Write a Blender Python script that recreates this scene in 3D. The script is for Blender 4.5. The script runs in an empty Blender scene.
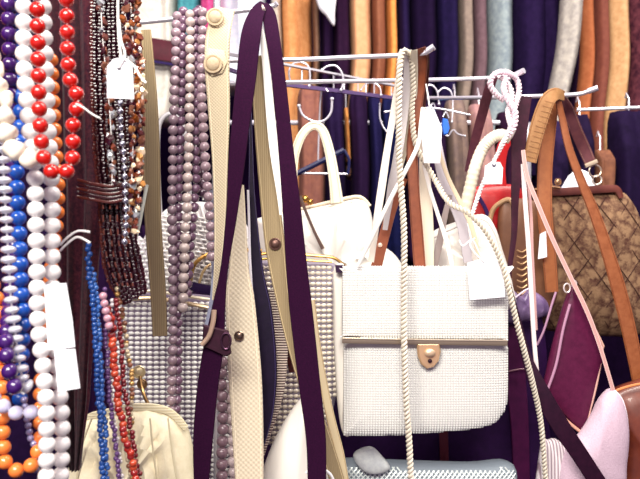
import bpy, math, random
from mathutils import Vector, Matrix
random.seed(7)
S = bpy.context.scene
COL = S.collection
# ------------------------------------------------------------------ camera, light, exposure
F = 700.0; CX = 320.0; CY = 239.5; CZ = 1.40
cam_d = bpy.data.cameras.new('camera'); cam = bpy.data.objects.new('camera', cam_d); COL.objects.link(cam)
cam.location = (0, 0, CZ); cam.rotation_euler = (math.pi/2, 0, 0)
cam_d.sensor_width = 36; cam_d.lens = F/640*36; cam_d.clip_start = 0.02
cam_d.dof.use_dof = True; cam_d.dof.focus_distance = 0.86; cam_d.dof.aperture_fstop = 9
S.camera = cam
w = bpy.data.worlds.new('world'); S.world = w; w.use_nodes = True
w.node_tree.nodes['Background'].inputs[0].default_value = (0.96, 0.74, 1.0, 1)
w.node_tree.nodes['Background'].inputs[1].default_value = 0.32
def area(name, loc, target, size, energy, col):
    d = bpy.data.lights.new(name, 'AREA'); d.shape = 'RECTANGLE'; d.size = size[0]; d.size_y = size[1]
    d.energy = energy; d.color = col
    o = bpy.data.objects.new(name, d); COL.objects.link(o); o.location = loc
    o.rotation_euler = (Vector(target)-Vector(loc)).to_track_quat('-Z', 'Y').to_euler()
area('ceiling_light_front', (-0.35, -0.75, 2.45), (0.0, 0.9, 1.3), (1.3, 0.5), 54, (1, 0.96, 0.86))
area('ceiling_light_middle', (0.5, 0.75, 2.5), (0.25, 1.9, 1.3), (1.3, 0.3), 25, (1, 0.95, 0.86))
S.view_settings.view_transform = 'Standard'; S.view_settings.look = 'None'
S.view_settings.gamma = 1; S.view_settings.use_curve_mapping = False
S.view_settings.exposure = 0.5

# ------------------------------------------------------------------ materials
def lin(h):
    h = h.lstrip('#'); r = []
    for i in (0, 2, 4):
        c = int(h[i:i+2], 16)/255; r.append(c/12.92 if c <= .04045 else ((c+.055)/1.055)**2.4)
    return tuple(r)+(1,)
MATS = {}
def mat(hexc, rough=.6, metal=0, kind='plain', hex2=None, scale=200, bump=.3, coat=0, sheen=0, trans=0, alpha=1):
    key = (hexc, rough, metal, kind, hex2, scale, bump, coat, sheen, trans, alpha)
    if key in MATS: return MATS[key]
    m = bpy.data.materials.new(kind+'_'+hexc.strip('#')); m.use_nodes = True
    nt = m.node_tree; b = nt.nodes['Principled BSDF']; N = nt.nodes.new; L = nt.links.new
    b.inputs['Base Color'].default_value = lin(hexc); b.inputs['Roughness'].default_value = rough
    b.inputs['Metallic'].default_value = metal; b.inputs['Coat Weight'].default_value = coat
    b.inputs['Sheen Weight'].default_value = sheen; b.inputs['Transmission Weight'].default_value = trans
    b.inputs['Alpha'].default_value = alpha
    L3 = lin(hexc)
    if max(L3[:3]) < .09 and rough > .35: b.inputs['Specular IOR Level'].default_value = .12 if rough > .6 else .25
    tc = N('ShaderNodeTexCoord')
    def ramp(fac, c1, c2, p1=.35, p2=.65):
        r = N('ShaderNodeValToRGB'); r.color_ramp.elements[0].color = lin(c1); r.color_ramp.elements[1].color = lin(c2)
        r.color_ramp.elements[0].position = p1; r.color_ramp.elements[1].position = p2
        L(fac, r.inputs[0]); L(r.outputs[0], b.inputs['Base Color'])
    def bmp(fac, st=bump, dist=.001):
        k = N('ShaderNodeBump'); k.inputs['Strength'].default_value = st; k.inputs['Distance'].default_value = dist
        L(fac, k.inputs['Height']); L(k.outputs[0], b.inputs['Normal'])
    if kind in ('cloth', 'leather', 'tapestry', 'fur'):
        t = N('ShaderNodeTexNoise'); t.inputs['Scale'].default_value = scale; t.inputs['Detail'].default_value = 5
        t.inputs['Roughness'].default_value = .7
        L(tc.outputs['Object'], t.inputs['Vector'])
        if hex2: ramp(t.outputs[0], hexc, hex2)
        bmp(t.outputs[0])
        if kind == 'tapestry':
            v = N('ShaderNodeTexVoronoi'); v.feature = 'DISTANCE_TO_EDGE'; v.inputs['Scale'].default_value = scale*.55
            mx = N('ShaderNodeVectorMath'); mx.operation = 'MULTIPLY_ADD'
            L(t.outputs['Color'], mx.inputs[0]); mx.inputs[1].default_value = (.03, .03, .03); L(tc.outputs['Object'], mx.inputs[2])
            L(mx.outputs[0], v.inputs['Vector'])
            a = N('ShaderNodeMath'); a.operation = 'MULTIPLY_ADD'; L(v.outputs[0], a.inputs[0]); a.inputs[1].default_value = 1.1
            L(t.outputs[0], a.inputs[2])
            ramp(a.outputs[0], hexc, hex2, .42, .85)
    elif kind in ('weave', 'vert', 'horiz'):
        sep = N('ShaderNodeSeparateXYZ'); L(tc.outputs['Object'], sep.inputs[0])
        outs = []
        for ax in (0, 2):
            mu = N('ShaderNodeMath'); mu.operation = 'MULTIPLY'; L(sep.outputs[ax], mu.inputs[0]); mu.inputs[1].default_value = scale*2*math.pi
            s = N('ShaderNodeMath'); s.operation = 'SINE'; L(mu.outputs[0], s.inputs[0]); outs.append(s.outputs[0])
        if kind == 'weave':
            a = N('ShaderNodeMath'); a.operation = 'MULTIPLY'; L(outs[0], a.inputs[0]); L(outs[1], a.inputs[1]); f = a.outputs[0]
        else: f = outs[0 if kind == 'vert' else 1]
        mr = N('ShaderNodeMapRange'); L(f, mr.inputs[0]); mr.inputs[1].default_value = -1; mr.inputs[2].default_value = 1
        if hex2: ramp(mr.outputs[0], hexc, hex2, .15, .6)
        bmp(mr.outputs[0])
    MATS[key] = m
    return m
CHROME = mat('#d2ced8', .3, .55); GOLD = mat('#c79a55', .3, 1); BRASS = mat('#b08a5a', .35, 1)
PLUM = '#2b0b3c'
SUEDE = mat('#200320', .9, kind='cloth', hex2='#2c0628', scale=500)
KHAKI = mat('#94805f', .8, kind='vert', hex2='#a08c6a', scale=420, bump=.5)
CREAMC = mat('#b8a88c', .8, kind='weave', hex2='#c8b89c', scale=260, bump=.6)
KNIT = mat('#cfc0a6', .8, kind='weave', hex2='#d8cab2', scale=160, bump=.35)
WHITEV = mat('#e8e2da', .35, kind='leather', scale=90, bump=.12)
IVORY = mat('#f0e4cc', .45, kind='leather', scale=150, bump=.3)
BEADW = mat('#e2e2de', .35); BEADC = mat('#e6dccb', .3, coat=.4)
LEATH = mat('#7c3c22', .45, kind='leather', hex2='#8d4a2c', scale=80, bump=.25)
TAN = mat('#8e6238', .55, kind='leather', hex2='#a07448', scale=90, bump=.3)
ORANGEL = mat('#8a4c26', .5, kind='leather', hex2='#9a5a30', scale=80, bump=.25)
DARKL = mat('#2c0a1c', .6, kind='leather', hex2='#3c1026', scale=100, bump=.2)
PAPER = mat('#f4f3fb', .8)
STRING = mat('#efecea', .8)

# ------------------------------------------------------------------ geometry helpers
def P(x, y, Y): return Vector(((x-CX)/F*Y, Y, CZ-(y-CY)/F*Y))
def px(n, Y): return n*Y/F
def catmull(pts, sub=6, closed=False):
    n = len(pts); out = []
    if n < 3 and not closed:
        return [tuple(pts[0][k]+(pts[-1][k]-pts[0][k])*i/sub for k in range(len(pts[0]))) for i in range(sub+1)]
    for i in range(n if closed else n-1):
        p = [pts[(i+j) % n] if closed else pts[max(0, min(n-1, i+j))] for j in (-1, 0, 1, 2)]
        for s in range(sub):
            t = s/sub
            out.append(tuple(.5*(2*p[1][k]+(p[2][k]-p[0][k])*t+(2*p[0][k]-5*p[1][k]+4*p[2][k]-p[3][k])*t*t+(3*p[1][k]-p[0][k]-3*p[2][k]+p[3][k])*t**3) for k in range(len(p[0]))))
    if not closed: out.append(tuple(pts[-1]))
    return out
class MB:
    def __init__(s): s.v = []; s.f = []
    def add(s, v, f):
        o = len(s.v); s.v += [Vector(q) for q in v]; s.f += [tuple(i+o for i in q) for q in f]; return s
    def build(s, name, m, parent=None, smooth=True, origin=None, angle=40):
        me = bpy.data.meshes.new(name)
        org = parent['_loc'] if parent is not None else (origin if origin is not None else None)
        if parent is None and origin is None:
            xs = [q.x for q in s.v]; ys = [q.y for q in s.v]; zs = [q.z for q in s.v]
            org = ((min(xs)+max(xs))/2, (min(ys)+max(ys))/2, min(zs))
        off = Vector(org)
        me.from_pydata([tuple(q-off) for q in s.v], [], s.f); me.materials.append(m)
        if smooth:
            me.polygons.foreach_set('use_smooth', [True]*len(me.polygons))
            try: me.set_sharp_from_angle(angle=math.radians(angle))
            except Exception: pass
        me.validate(); me.update()
        o = bpy.data.objects.new(name, me); COL.objects.link(o)
        if parent is not None:
            r = parent
            o.parent = r; o['_loc'] = tuple(off)
        else: o.location = off; o['_loc'] = tuple(off)
        return o
def fixnest(): # a sub-part's parent mesh already sits in its own thing's frame
    for o in list(S.objects):
        if '_loc' in o: del o['_loc']
def tube(path, r, seg=8, cap=True, mb=None):
    mb = mb or MB(); v = []; f = []; n = len(path); path = [Vector(p) for p in path]
    up = None
    for i, p in enumerate(path):
        t = (path[min(n-1, i+1)]-path[max(0, i-1)])
        t = t.normalized() if t.length > 1e-9 else Vector((0, 0, 1))
        if up is None: up = t.orthogonal().normalized()
        up = (up-t*up.dot(t)); up = up.normalized() if up.length > 1e-6 else t.orthogonal().normalized()
        b = t.cross(up); rr = r[i] if isinstance(r, (list, tuple)) else r
        for k in range(seg):
            a = 2*math.pi*k/seg; v.append(p+up*math.cos(a)*rr+b*math.sin(a)*rr)
    for i in range(n-1):
        for k in range(seg):
            a = i*seg+k; b = i*seg+(k+1) % seg; f.append((a, b, b+seg, a+seg))
    if cap: f.append(tuple(range(seg))[::-1]); f.append(tuple((n-1)*seg+k for k in range(seg)))
    return mb.add(v, f)
def w3(pts, Y=None, sub=6):                       # (x,y[,Y]) pixels to a smooth world path
    q = [tuple(P(p[0], p[1], p[2] if len(p) > 2 else Y)) for p in pts]
    return catmull(q, sub)
def ribbon(path, Y, thick=.0022, sub=7, mb=None, wave=0):
    """path (x, y, width_px[, Y]); the flat faces the aisle, rounded edges"""
    q = [tuple(P(p[0], p[1], p[3] if len(p) > 3 else Y))+(px(p[2], p[3] if len(p) > 3 else Y),) for p in path]
    q = catmull(q, sub); mb = mb or MB(); v = []; f = []; n = len(q)
    prof = [(-1, 0), (-.93, 1), (-.5, 1.15), (0, 1.2), (.5, 1.15), (.93, 1), (1, 0), (.93, -1), (.5, -1), (0, -1), (-.5, -1), (-.93, -1)]
    prev = None
    for i in range(n):
        p = Vector(q[i][:3]); t = (Vector(q[min(n-1, i+1)][:3])-Vector(q[max(0, i-1)][:3]))
        t.y *= .2; t = t.normalized(); sd = t.cross(Vector((0, 1, 0))).normalized(); nn = Vector((0, -1, 0))
        nn = (nn-t*nn.dot(t)).normalized()
        W = max(q[i][3], .0004)/2
        for a, b in prof: v.append(p+sd*a*W+nn*b*thick/2)
    K = len(prof)
    for i in range(n-1):
        for k in range(K):
            a = i*K+k; b = i*K+(k+1) % K; f.append((a, b, b+K, a+K))
    f.append(tuple(range(K))[::-1]); f.append(tuple((n-1)*K+k for k in range(K)))
    return mb.add(v, f)
def edge_path(path, Y, side, inset=.75, fwd=.0016):
    out = []
    for i, p in enumerate(path):
        a = path[max(0, i-1)]; b = path[min(len(path)-1, i+1)]
        dx, dy = b[0]-a[0], b[1]-a[1]; l = math.hypot(dx, dy) or 1
        YY = (p[3] if len(p) > 3 else Y)
        out.append((p[0]-dy/l*p[2]/2*inset*side, p[1]+dx/l*p[2]/2*inset*side, YY-fwd))
    return out
def sphere(c, r, seg=8, rings=5, sc=(1, 1, 1), mb=None, rot=None):
    mb = mb or MB(); v = [Vector((0, 0, 1))]; f = []
    for j in range(1, rings):
        th = math.pi*j/rings
        for k in range(seg):
            ph = 2*math.pi*k/seg; v.append(Vector((math.sin(th)*math.cos(ph), math.sin(th)*math.sin(ph), math.cos(th))))
    v.append(Vector((0, 0, -1))); last = len(v)-1
    for k in range(seg):
        f.append((0, 1+k, 1+(k+1) % seg)); f.append((last, last-seg+(k+1) % seg, last-seg+k))
    for j in range(rings-2):
        for k in range(seg):
            a = 1+j*seg+k; b = 1+j*seg+(k+1) % seg; f.append((a, a+seg, b+seg, b))
    out = []
    for q in v:
        q = Vector((q.x*sc[0], q.y*sc[1], q.z*sc[2]))*r
        if rot: q = rot @ q
        out.append(q+Vector(c))
    return mb.add(out, f)
def box(x0, x1, y0, y1, Ya, Yb, mb=None, bev=0):  # px rectangle (measured at Ya) with depth
    mb = mb or MB(); a = P(x0, y0, Ya); b = P(x1, y1, Ya); d = Yb-Ya
    v = [(x, y, z) for x in (a.x, b.x) for y in (Ya, Ya+d) for z in (b.z, a.z)]
    return mb.add(v, [(0, 1, 3, 2), (4, 6, 7, 5), (0, 4, 5, 1), (2, 3, 7, 6), (0, 2, 6, 4), (1, 5, 7, 3)])
def wbox(a, b, mb=None):
    mb = mb or MB(); v = [(x, y, z) for x in (a[0], b[0]) for y in (a[1], b[1]) for z in (a[2], b[2])]
    return mb.add(v, [(0, 1, 3, 2), (4, 6, 7, 5), (0, 4, 5, 1), (2, 3, 7, 6), (0, 2, 6, 4), (1, 5, 7, 3)])
def prism(outline, Y, depth, mb=None, bevel=0.0):
    """outline px polygon at distance Y, extruded away by depth, small chamfer"""
    mb = mb or MB(); n = len(outline); cx = sum(p[0] for p in outline)/n; cy = sum(p[1] for p in outline)/n
    a = [P(p[0], p[1], Y) for p in outline]
    c = Vector((sum(p.x for p in a)/n, Y, sum(p.z for p in a)/n))
    fr = [c+(p-c)*(1-bevel) for p in a]
    l1 = [p+Vector((0, depth*.3 if bevel else 0, 0)) for p in a]; l2 = [p+Vector((0, depth, 0)) for p in a]
    v = fr+l1+l2; f = [tuple(range(n)), tuple(range(2*n, 3*n))[::-1]]
    for i in range(n):
        j = (i+1) % n; f += [(i, i+n, j+n, j), (i+n, i+2*n, j+2*n, j+n)]
    return mb.add(v, f)
class Pillow:
    """soft bag body: smooth px outline at distance Y, puffed by depth to both sides"""
    def __init__(s, outline, Y, depth, n=2.6, sub=5, center=None, smooth=True):
        s.Y = Y; s.d = depth; s.n = n
        o = catmull(outline, sub, True) if smooth else list(outline)
        s.o = [P(p[0], p[1], Y) for p in o]
        if center: s.c = P(center[0], center[1], Y)
        else:
            xs = [p.x for p in s.o]; zs = [p.z for p in s.o]; s.c = Vector(((min(xs)+max(xs))/2, Y, (min(zs)+max(zs))/2))
        s.ang = sorted((math.atan2(p.z-s.c.z, p.x-s.c.x), math.hypot(p.z-s.c.z, p.x-s.c.x)) for p in s.o)
    def R(s, a):
        A = s.ang; lo = 0
        for i in range(len(A)):
            if A[i][0] > a: break
        else: i = 0
        p, q = A[i-1], A[i]; d = (q[0]-p[0]) % (2*math.pi) or 1e-6; t = ((a-p[0]) % (2*math.pi))/d
        return p[1]+(q[1]-p[1])*min(1, max(0, t))
    def dep(s, t): return s.d/2*max(0, 1-t**s.n)**(1/s.n)
    def front(s, x, z):
        a = math.atan2(z-s.c.z, x-s.c.x); t = math.hypot(z-s.c.z, x-s.c.x)/max(1e-6, s.R(a))
        return t, s.Y-s.dep(min(1, t))
    def mesh(s, folds=0, ff=9, seed=0, mb=None):
        mb = mb or MB(); T = [1, .985, .95, .89, .8, .68, .54, .38, .2]; n = len(s.o); v = []; f = []
        rnd = random.Random(seed); phs = [rnd.random()*6.28 for _ in range(6)]
        def wob(p, t):
            if not folds: return 0
            x = (p.x-s.c.x)*100; z = (p.z-s.c.z)*100
            return folds*t*(math.sin(x*ff*.13+phs[0]+z*.12)+.5*math.sin(x*ff*.31+phs[1]-z*.2)+.4*math.sin(z*.5+phs[2]))
        for sgn in (-1, 1):
            for t in T:
                for p in s.o:
                    q = s.c+(p-s.c)*t; e = s.dep(t); v.append(Vector((q.x, s.Y+sgn*e+wob(q, 1-t**4), q.z)))
            v.append(Vector((s.c.x, s.Y+sgn*s.dep(0)+wob(s.c, 1), s.c.z)))
        m = len(T)*n+1
        for h in (0, 1):
            b = h*m
            for j in range(len(T)-1):
                for i in range(n):
                    k = (i+1) % n; q = (b+j*n+i, b+j*n+k, b+(j+1)*n+k, b+(j+1)*n+i); f.append(q if h == 0 else q[::-1])
            for i in range(n):
                q = (b+(len(T)-1)*n+i, b+(len(T)-1)*n+(i+1) % n, b+m-1); f.append(q if h == 0 else q[::-1])
        for i in range(n):
            k = (i+1) % n; f.append((i, m+i, m+k, k))
        return mb.add(v, f)
    def beads(s, dx, dy, r, sc=(1, 1, 1), seg=6, rings=4, stagger=False, clip=None, tmax=.97, mb=None):
        mb = mb or MB(); Y = s.Y-s.d/2
        x0 = min(p.x for p in s.o); x1 = max(p.x for p in s.o); z0 = min(p.z for p in s.o); z1 = max(p.z for p in s.o)
        dx = px(dx, s.Y); dy = px(dy, s.Y); r = px(r, s.Y); j = 0; z = z0+dy/2
        while z < z1:
            x = x0+dx/2+(dx/2 if stagger and j % 2 else 0)
            while x < x1:
                t, y = s.front(x, z)
                if t < tmax and (clip is None or clip(CX+x/y*F, CY-(z-CZ)/y*F)): sphere((x, y, z), r, seg, rings, sc, mb)
                x += dx
            z += dy; j += 1
        return mb
def thing(name, label, cat, loc, group=None):
    o = bpy.data.objects.new(name, None); COL.objects.link(o); o.location = loc; o['_loc'] = tuple(loc); o.empty_display_size = .02
    o['label'] = label; o['category'] = cat
    if group: o['group'] = group
    return o
def tagp(o, label, cat, group=None, kind=None):
    o['label'] = label; o['category'] = cat
    if group: o['group'] = group
    if kind: o['kind'] = kind
    return o
def struct(mb, name, m):
    o = mb.build(name, m, smooth=False); o['kind'] = 'structure'; return o
BEADM = {}
def bead_mesh(shape, m):
    k = (shape, m.name)
    if k in BEADM: return BEADM[k]
    if shape == 'round': mb = sphere((0, 0, 0), 1, 20, 12)
    elif shape == 'small': mb = sphere((0, 0, 0), 1, 10, 6)
    elif shape == 'disc': mb = sphere((0, 0, 0), 1, 16, 8, (1, 1, .55))
    elif shape.startswith('chip'):
        rr = random.Random(shape); mb = sphere((0, 0, 0), 1, 5, 4, (1, .7, .8)); mb.v = [q*(.7+.6*rr.random()) for q in mb.v]
    elif shape.startswith('baroque'):
        rr = random.Random(shape); mb = sphere((0, 0, 0), 1, 18, 12); a = rr.random()*6
        mb.v = [q*(1+.13*math.sin(3*q.x+a)+.12*math.sin(4*q.z+2*a+q.y*2)) for q in mb.v]
    me = bpy.data.meshes.new('bead'); me.from_pydata([tuple(q) for q in mb.v], [], mb.f); me.materials.append(m)
    me.polygons.foreach_set('use_smooth', [not shape.startswith('chip')]*len(me.polygons)); BEADM[k] = me
    return me
def necklace(label, path, Y, r, m, shape='round', group=None, sp=2.0, jit=0, cord=True, name='bead_necklace', mats=None, closed=False, rj=0, part='bead', cordm=None):
    """path px points; r px; beads laid along it one after another, each its own part"""
    q = w3(path, Y, 16)
    seglen = [0]
    for i in range(1, len(q)): seglen.append(seglen[-1]+(Vector(q[i])-Vector(q[i-1])).length)
    Lt = seglen[-1]; Ym = Y or path[0][2]; R = px(r, Ym); step = R*sp
    lo = min(q, key=lambda p: p[2]); root = thing(name, label, 'necklace', lo, group); off = Vector(lo)
    n = int(Lt/step); i = 0
    for k in range(n+1):
        d = min(Lt, k*step)
        while i < len(seglen)-2 and seglen[i+1] < d: i += 1
        a, b = Vector(q[i]), Vector(q[i+1]); t = (d-seglen[i])/max(1e-9, seglen[i+1]-seglen[i]); p = a.lerp(b, t)
        tang = (b-a).normalized()
        sh = shape+str(random.randint(0, 5)) if shape in ('chip', 'baroque') else shape
        mm = random.choice(mats) if mats else m
        o = bpy.data.objects.new(part, bead_mesh(sh, mm)); COL.objects.link(o); o.parent = root
        o.location = p-off+Vector([random.uniform(-jit, jit)*R for _ in range(3)])
        s = R*(1+random.uniform(-rj, rj)); o.scale = (s, s, s)
        o.rotation_euler = tang.to_track_quat('Z', 'Y').to_euler() if not shape in ('chip',) else [random.random()*6 for _ in range(3)]
    if cord: tube(q[::4]+[q[-1]], max(R*.13, .0003), 5).build('cord', cordm or STRING, root)
    return root
def rope(path, Y, r, turns_px, strands=2, seg=6, mb=None):
    """twisted cord / rope chain along a px path: helices around the centre line"""
    q = w3(path, Y, 14); pts = [Vector(p) for p in q]; Ls = [0]
    for i in range(1, len(pts)): Ls.append(Ls[-1]+(pts[i]-pts[i-1]).length)
    Ym = Y or path[0][2]; step = px(turns_px, Ym)/8; R = px(r, Ym); n = int(Ls[-1]/step); mb = mb or MB(); i = 0; cen = []
    for k in range(n+1):
        d = k*step
        while i < len(Ls)-2 and Ls[i+1] < d: i += 1
        t = (d-Ls[i])/max(1e-9, Ls[i+1]-Ls[i]); cen.append((pts[i].lerp(pts[i+1], t), (pts[i+1]-pts[i]).normalized()))
    for s in range(strands):
        h = []
        for k, (c, t) in enumerate(cen):
            a = 2*math.pi*(k/8+s/strands); u = t.cross(Vector((0, 1, 0))).normalized(); v = t.cross(u)
            h.append(c+(u*math.cos(a)+v*math.sin(a))*R*.54)
        tube(h, R*(.46 if strands == 2 else .52), seg, mb=mb)
    return mb
def strap_thing(label, path, Y, m, name='bag_strap', thick=.0024, cat='strap', edge=None, group=None, wmb=None):
    lo = max(path, key=lambda p: p[1]); root = thing(name, label, cat, P(lo[0], lo[1], lo[3] if len(lo) > 3 else Y), group)
    ribbon(path, Y, thick).build('band', m, root)
    if edge:
        for sd in (-1, 1): tube(w3(edge_path(path, Y, sd, .8, thick*.62), Y), .00035, 5).build('stitching', edge, root)
    return root
def stud(x, y, Y, r, m, parent, name='rivet'):
    c = P(x, y, Y); mb = sphere(c, px(r, Y), 14, 8, (1, .5, 1)); ring = [c+Vector((math.cos(a), 0, math.sin(a)))*px(r, Y)*1.15 for a in [k*math.pi/8 for k in range(17)]]
    tube(ring, px(r, Y)*.22, 6, mb=mb); return mb.build(name, m, parent)
def ring(c, r, tr, parent, m, name='ring', tilt=0, sx=1):
    pts = [Vector(c)+Vector((math.cos(a)*r*sx, math.sin(a)*r*math.sin(tilt), math.sin(a)*r*math.cos(tilt))) for a in [k*math.pi/12 for k in range(26)]]
    return tube(pts, tr, 7, cap=False).build(name, m, parent)

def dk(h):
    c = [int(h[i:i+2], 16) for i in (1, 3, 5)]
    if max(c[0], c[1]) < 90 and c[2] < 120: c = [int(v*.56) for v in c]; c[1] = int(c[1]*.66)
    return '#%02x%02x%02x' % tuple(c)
# ------------------------------------------------------------------ the room
WALLM = mat('#1e0630', .9, kind='cloth', hex2='#260a3a', scale=3, bump=.05)
struct(wbox((-2.6, 3.3, 0), (2.6, 3.4, 2.7)), 'wall_back', WALLM)
struct(wbox((-2.7, -1.6, 0), (-2.6, 3.4, 2.7)), 'wall_left', WALLM)
struct(wbox((2.6, -1.6, 0), (2.7, 3.4, 2.7)), 'wall_right', WALLM)
struct(wbox((-2.7, -1.6, -.05), (2.7, 3.4, 0)), 'floor', mat('#220a32', .7, kind='cloth', hex2='#2c103c', scale=8, bump=.1))

# ------------------------------------------------------------------ the chrome rack and its arms
UPX = 217; up = P(UPX, 0, .92).x
rack = thing('display_rack', 'chrome display rack with straight arms turned up at the tips', 'rack', (up, .92, 0))
def arm(pts, r, name='arm'):
    q = w3(pts, None, 6); return tube(q, r, 10).build(name, CHROME, rack)
arm([(20, 31, .90), (137, 22.5, .91), (217, 13.5, .915), (268, 7, .915), (277, 3, .912)], .0033)
arm([(217, 61, .92), (300, 59.5, .92), (345, 57.5, .92), (395, 55.5, .9), (424, 53, .89), (433, 47, .885)], .0031)
tube(w3([(425, 52.5, .889), (434, 46.6, .884)], None, 3), .0042, 10).build('arm_tip', CHROME, rack)
arm([(217, 84, .92), (330, 81.5, 1.0), (426, 80, 1.03), (489, 78, 1.02), (515, 75, 1.01), (523, 71, 1.0)], .0031)
tube(w3([(516, 74.6, 1.01), (524, 70.6, 1.0)], None, 3), .0042, 10).build('arm_tip', CHROME, rack)
arm([(398, 97, 1.345), (430, 98, 1.3), (491, 97.5, 1.1), (569, 95, 1.07), (588, 91.5, 1.06), (596, 88.5, 1.055)], .0034)
tube(w3([(588, 91.4, 1.06), (598, 87.8, 1.054)], None, 3), .0045, 10).build('arm_tip', CHROME, rack)
# long crossbars, flat and double, running away to the right
def flatbar(a, b, h, t, name, m=None):
    A = P(*a); B = P(*b); d = (B-A).normalized(); n = d.cross(Vector((0, 0, 1))).normalized(); mb = MB(); v = []
    for p in (A, B):
        for s1 in (-1, 1):
            for s2 in (-1, 1): v.append(p+n*t*s1/2+Vector((0, 0, h*s2/2)))
    mb.add(v, [(0, 1, 3, 2), (4, 6, 7, 5), (0, 4, 5, 1), (2, 3, 7, 6), (0, 2, 6, 4), (1, 5, 7, 3)]); return mb.build(name, m or CHROME, rack)
CHROME_SHADED = mat('#5a4670', .4, .4)  # shadow along the lower crossbar put into a darker bar colour
flatbar((272, 62, 1.2), (402, 87, 1.34), .0035, .007, 'crossbar')
flatbar((272, 83, 1.2), (402, 99, 1.34), .0065, .006, 'crossbar', CHROME_SHADED)
for x in (282, 302, 344, 366, 398):
    t = (x-272)/130; YY = 1.2+.14*t
    tube([P(x, 62+25*t, YY), P(x, 83+16*t, YY)], .0016, 6).build('spacer', CHROME, rack)
tube(w3([(384, 112, 1.35), (430, 108, 1.36), (470, 115, 1.38)], None), .002, 8).build('crossbar', CHROME, rack)
flatbar((217, 66, .925), (272, 83, 1.2), .005, .005, 'crossbar', CHROME_SHADED)
flatbar((217, 52, .925), (272, 62, 1.2), .004, .004, 'crossbar')
tube([P(397, 87, 1.34), P(392, 97, 1.35)], .002, 6).build('spacer', CHROME, rack)
tube([(up, .92, .03), (up, .92, P(0, -52, .92).z)], .0048, 14).build('upright', CHROME, rack)
for dx in (-.28, .28): tube([(up+dx, .62, .014), (up, .92, .03), (up-dx, 1.25, .014)], .012, 10).build('foot_bar', CHROME, rack)
tube([P(-60, -52, .60), P(160, -52, .64), (up, .92, P(0, -52, .92).z)], .004, 8).build('necklace_bar', CHROME, rack)
# rail on the right that carries the dark jackets
rr = thing('clothes_rail', 'thin steel rail on the right holding dark jackets', 'rail', (P(620, 0, 1.5).x, 1.5, 0))
tube([P(577, 110, 1.42), P(700, 105, 1.44)], .0035, 8).build('bar', CHROME, rr)
tube([P(694, 105, 1.46), Vector((P(694, 105, 1.46).x, 1.46, 0.02))], .012, 10).build('upright', CHROME, rr)
bb = P(694, 105, 1.46).x
tube([(bb, 1.2, .015), (bb, 1.75, .015)], .014, 10).build('foot_bar', CHROME, rr)

# hanger hooks over the crossbars
def hook(label, pts, Y, r=.0017, balls=True):
    root = thing('wire_hook', label, 'hook', P(pts[0][0], pts[0][1], Y), 'chrome hooks on the rack')
    tube(w3(pts, Y), r, 8).build('wire', CHROME, root)
    if balls:
        for q in (pts[0], pts[-1]): sphere(P(q[0], q[1], Y), r*1.7, 10, 6).build('ball_tip', CHROME, root)
hook('double chrome hook holding up the arched cream handle', [(299, 106), (302, 114), (308, 119), (316, 122), (325, 120), (331, 112), (332, 99)], 1.13, .002)
hook('chrome hook looped over the crossbar beside the tan coat', [(291, 84), (289, 72), (293, 64), (300, 62), (308, 66), (310, 76), (309, 86)], 1.235)
hook('large round chrome hook in the middle of the crossbar', [(322, 70), (328, 66), (336, 66), (342, 73), (343, 83), (341, 90)], 1.26)
hook('chrome hook lying on the crossbar left of the rope chain', [(361, 90), (366, 84), (374, 83), (380, 88), (381, 95)], 1.3, .0014)
hook('chrome hook with pointed end above the navy jacket', [(380, 104), (380, 118), (384, 128), (390, 133), (394, 124)], 1.33, .0015)
hook('left chrome hook of the pair right of the brown strap', [(424, 96), (425, 88), (431, 85), (437, 91), (439, 104)], 1.33, .0015)
hook('right chrome hook of the pair right of the brown strap', [(438, 92), (444, 88), (451, 92), (453, 104), (452, 122)], 1.34, .0015)
hook('chrome hook curling under the small blue clip', [(441, 124), (443, 132), (448, 136), (453, 130), (458, 134), (465, 136)], 1.32, .0014)
hook('chrome hook at the far right end beside the twisted pink cord', [(516, 104), (522, 102), (527, 110), (526, 124)], 1.3, .0016)

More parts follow.
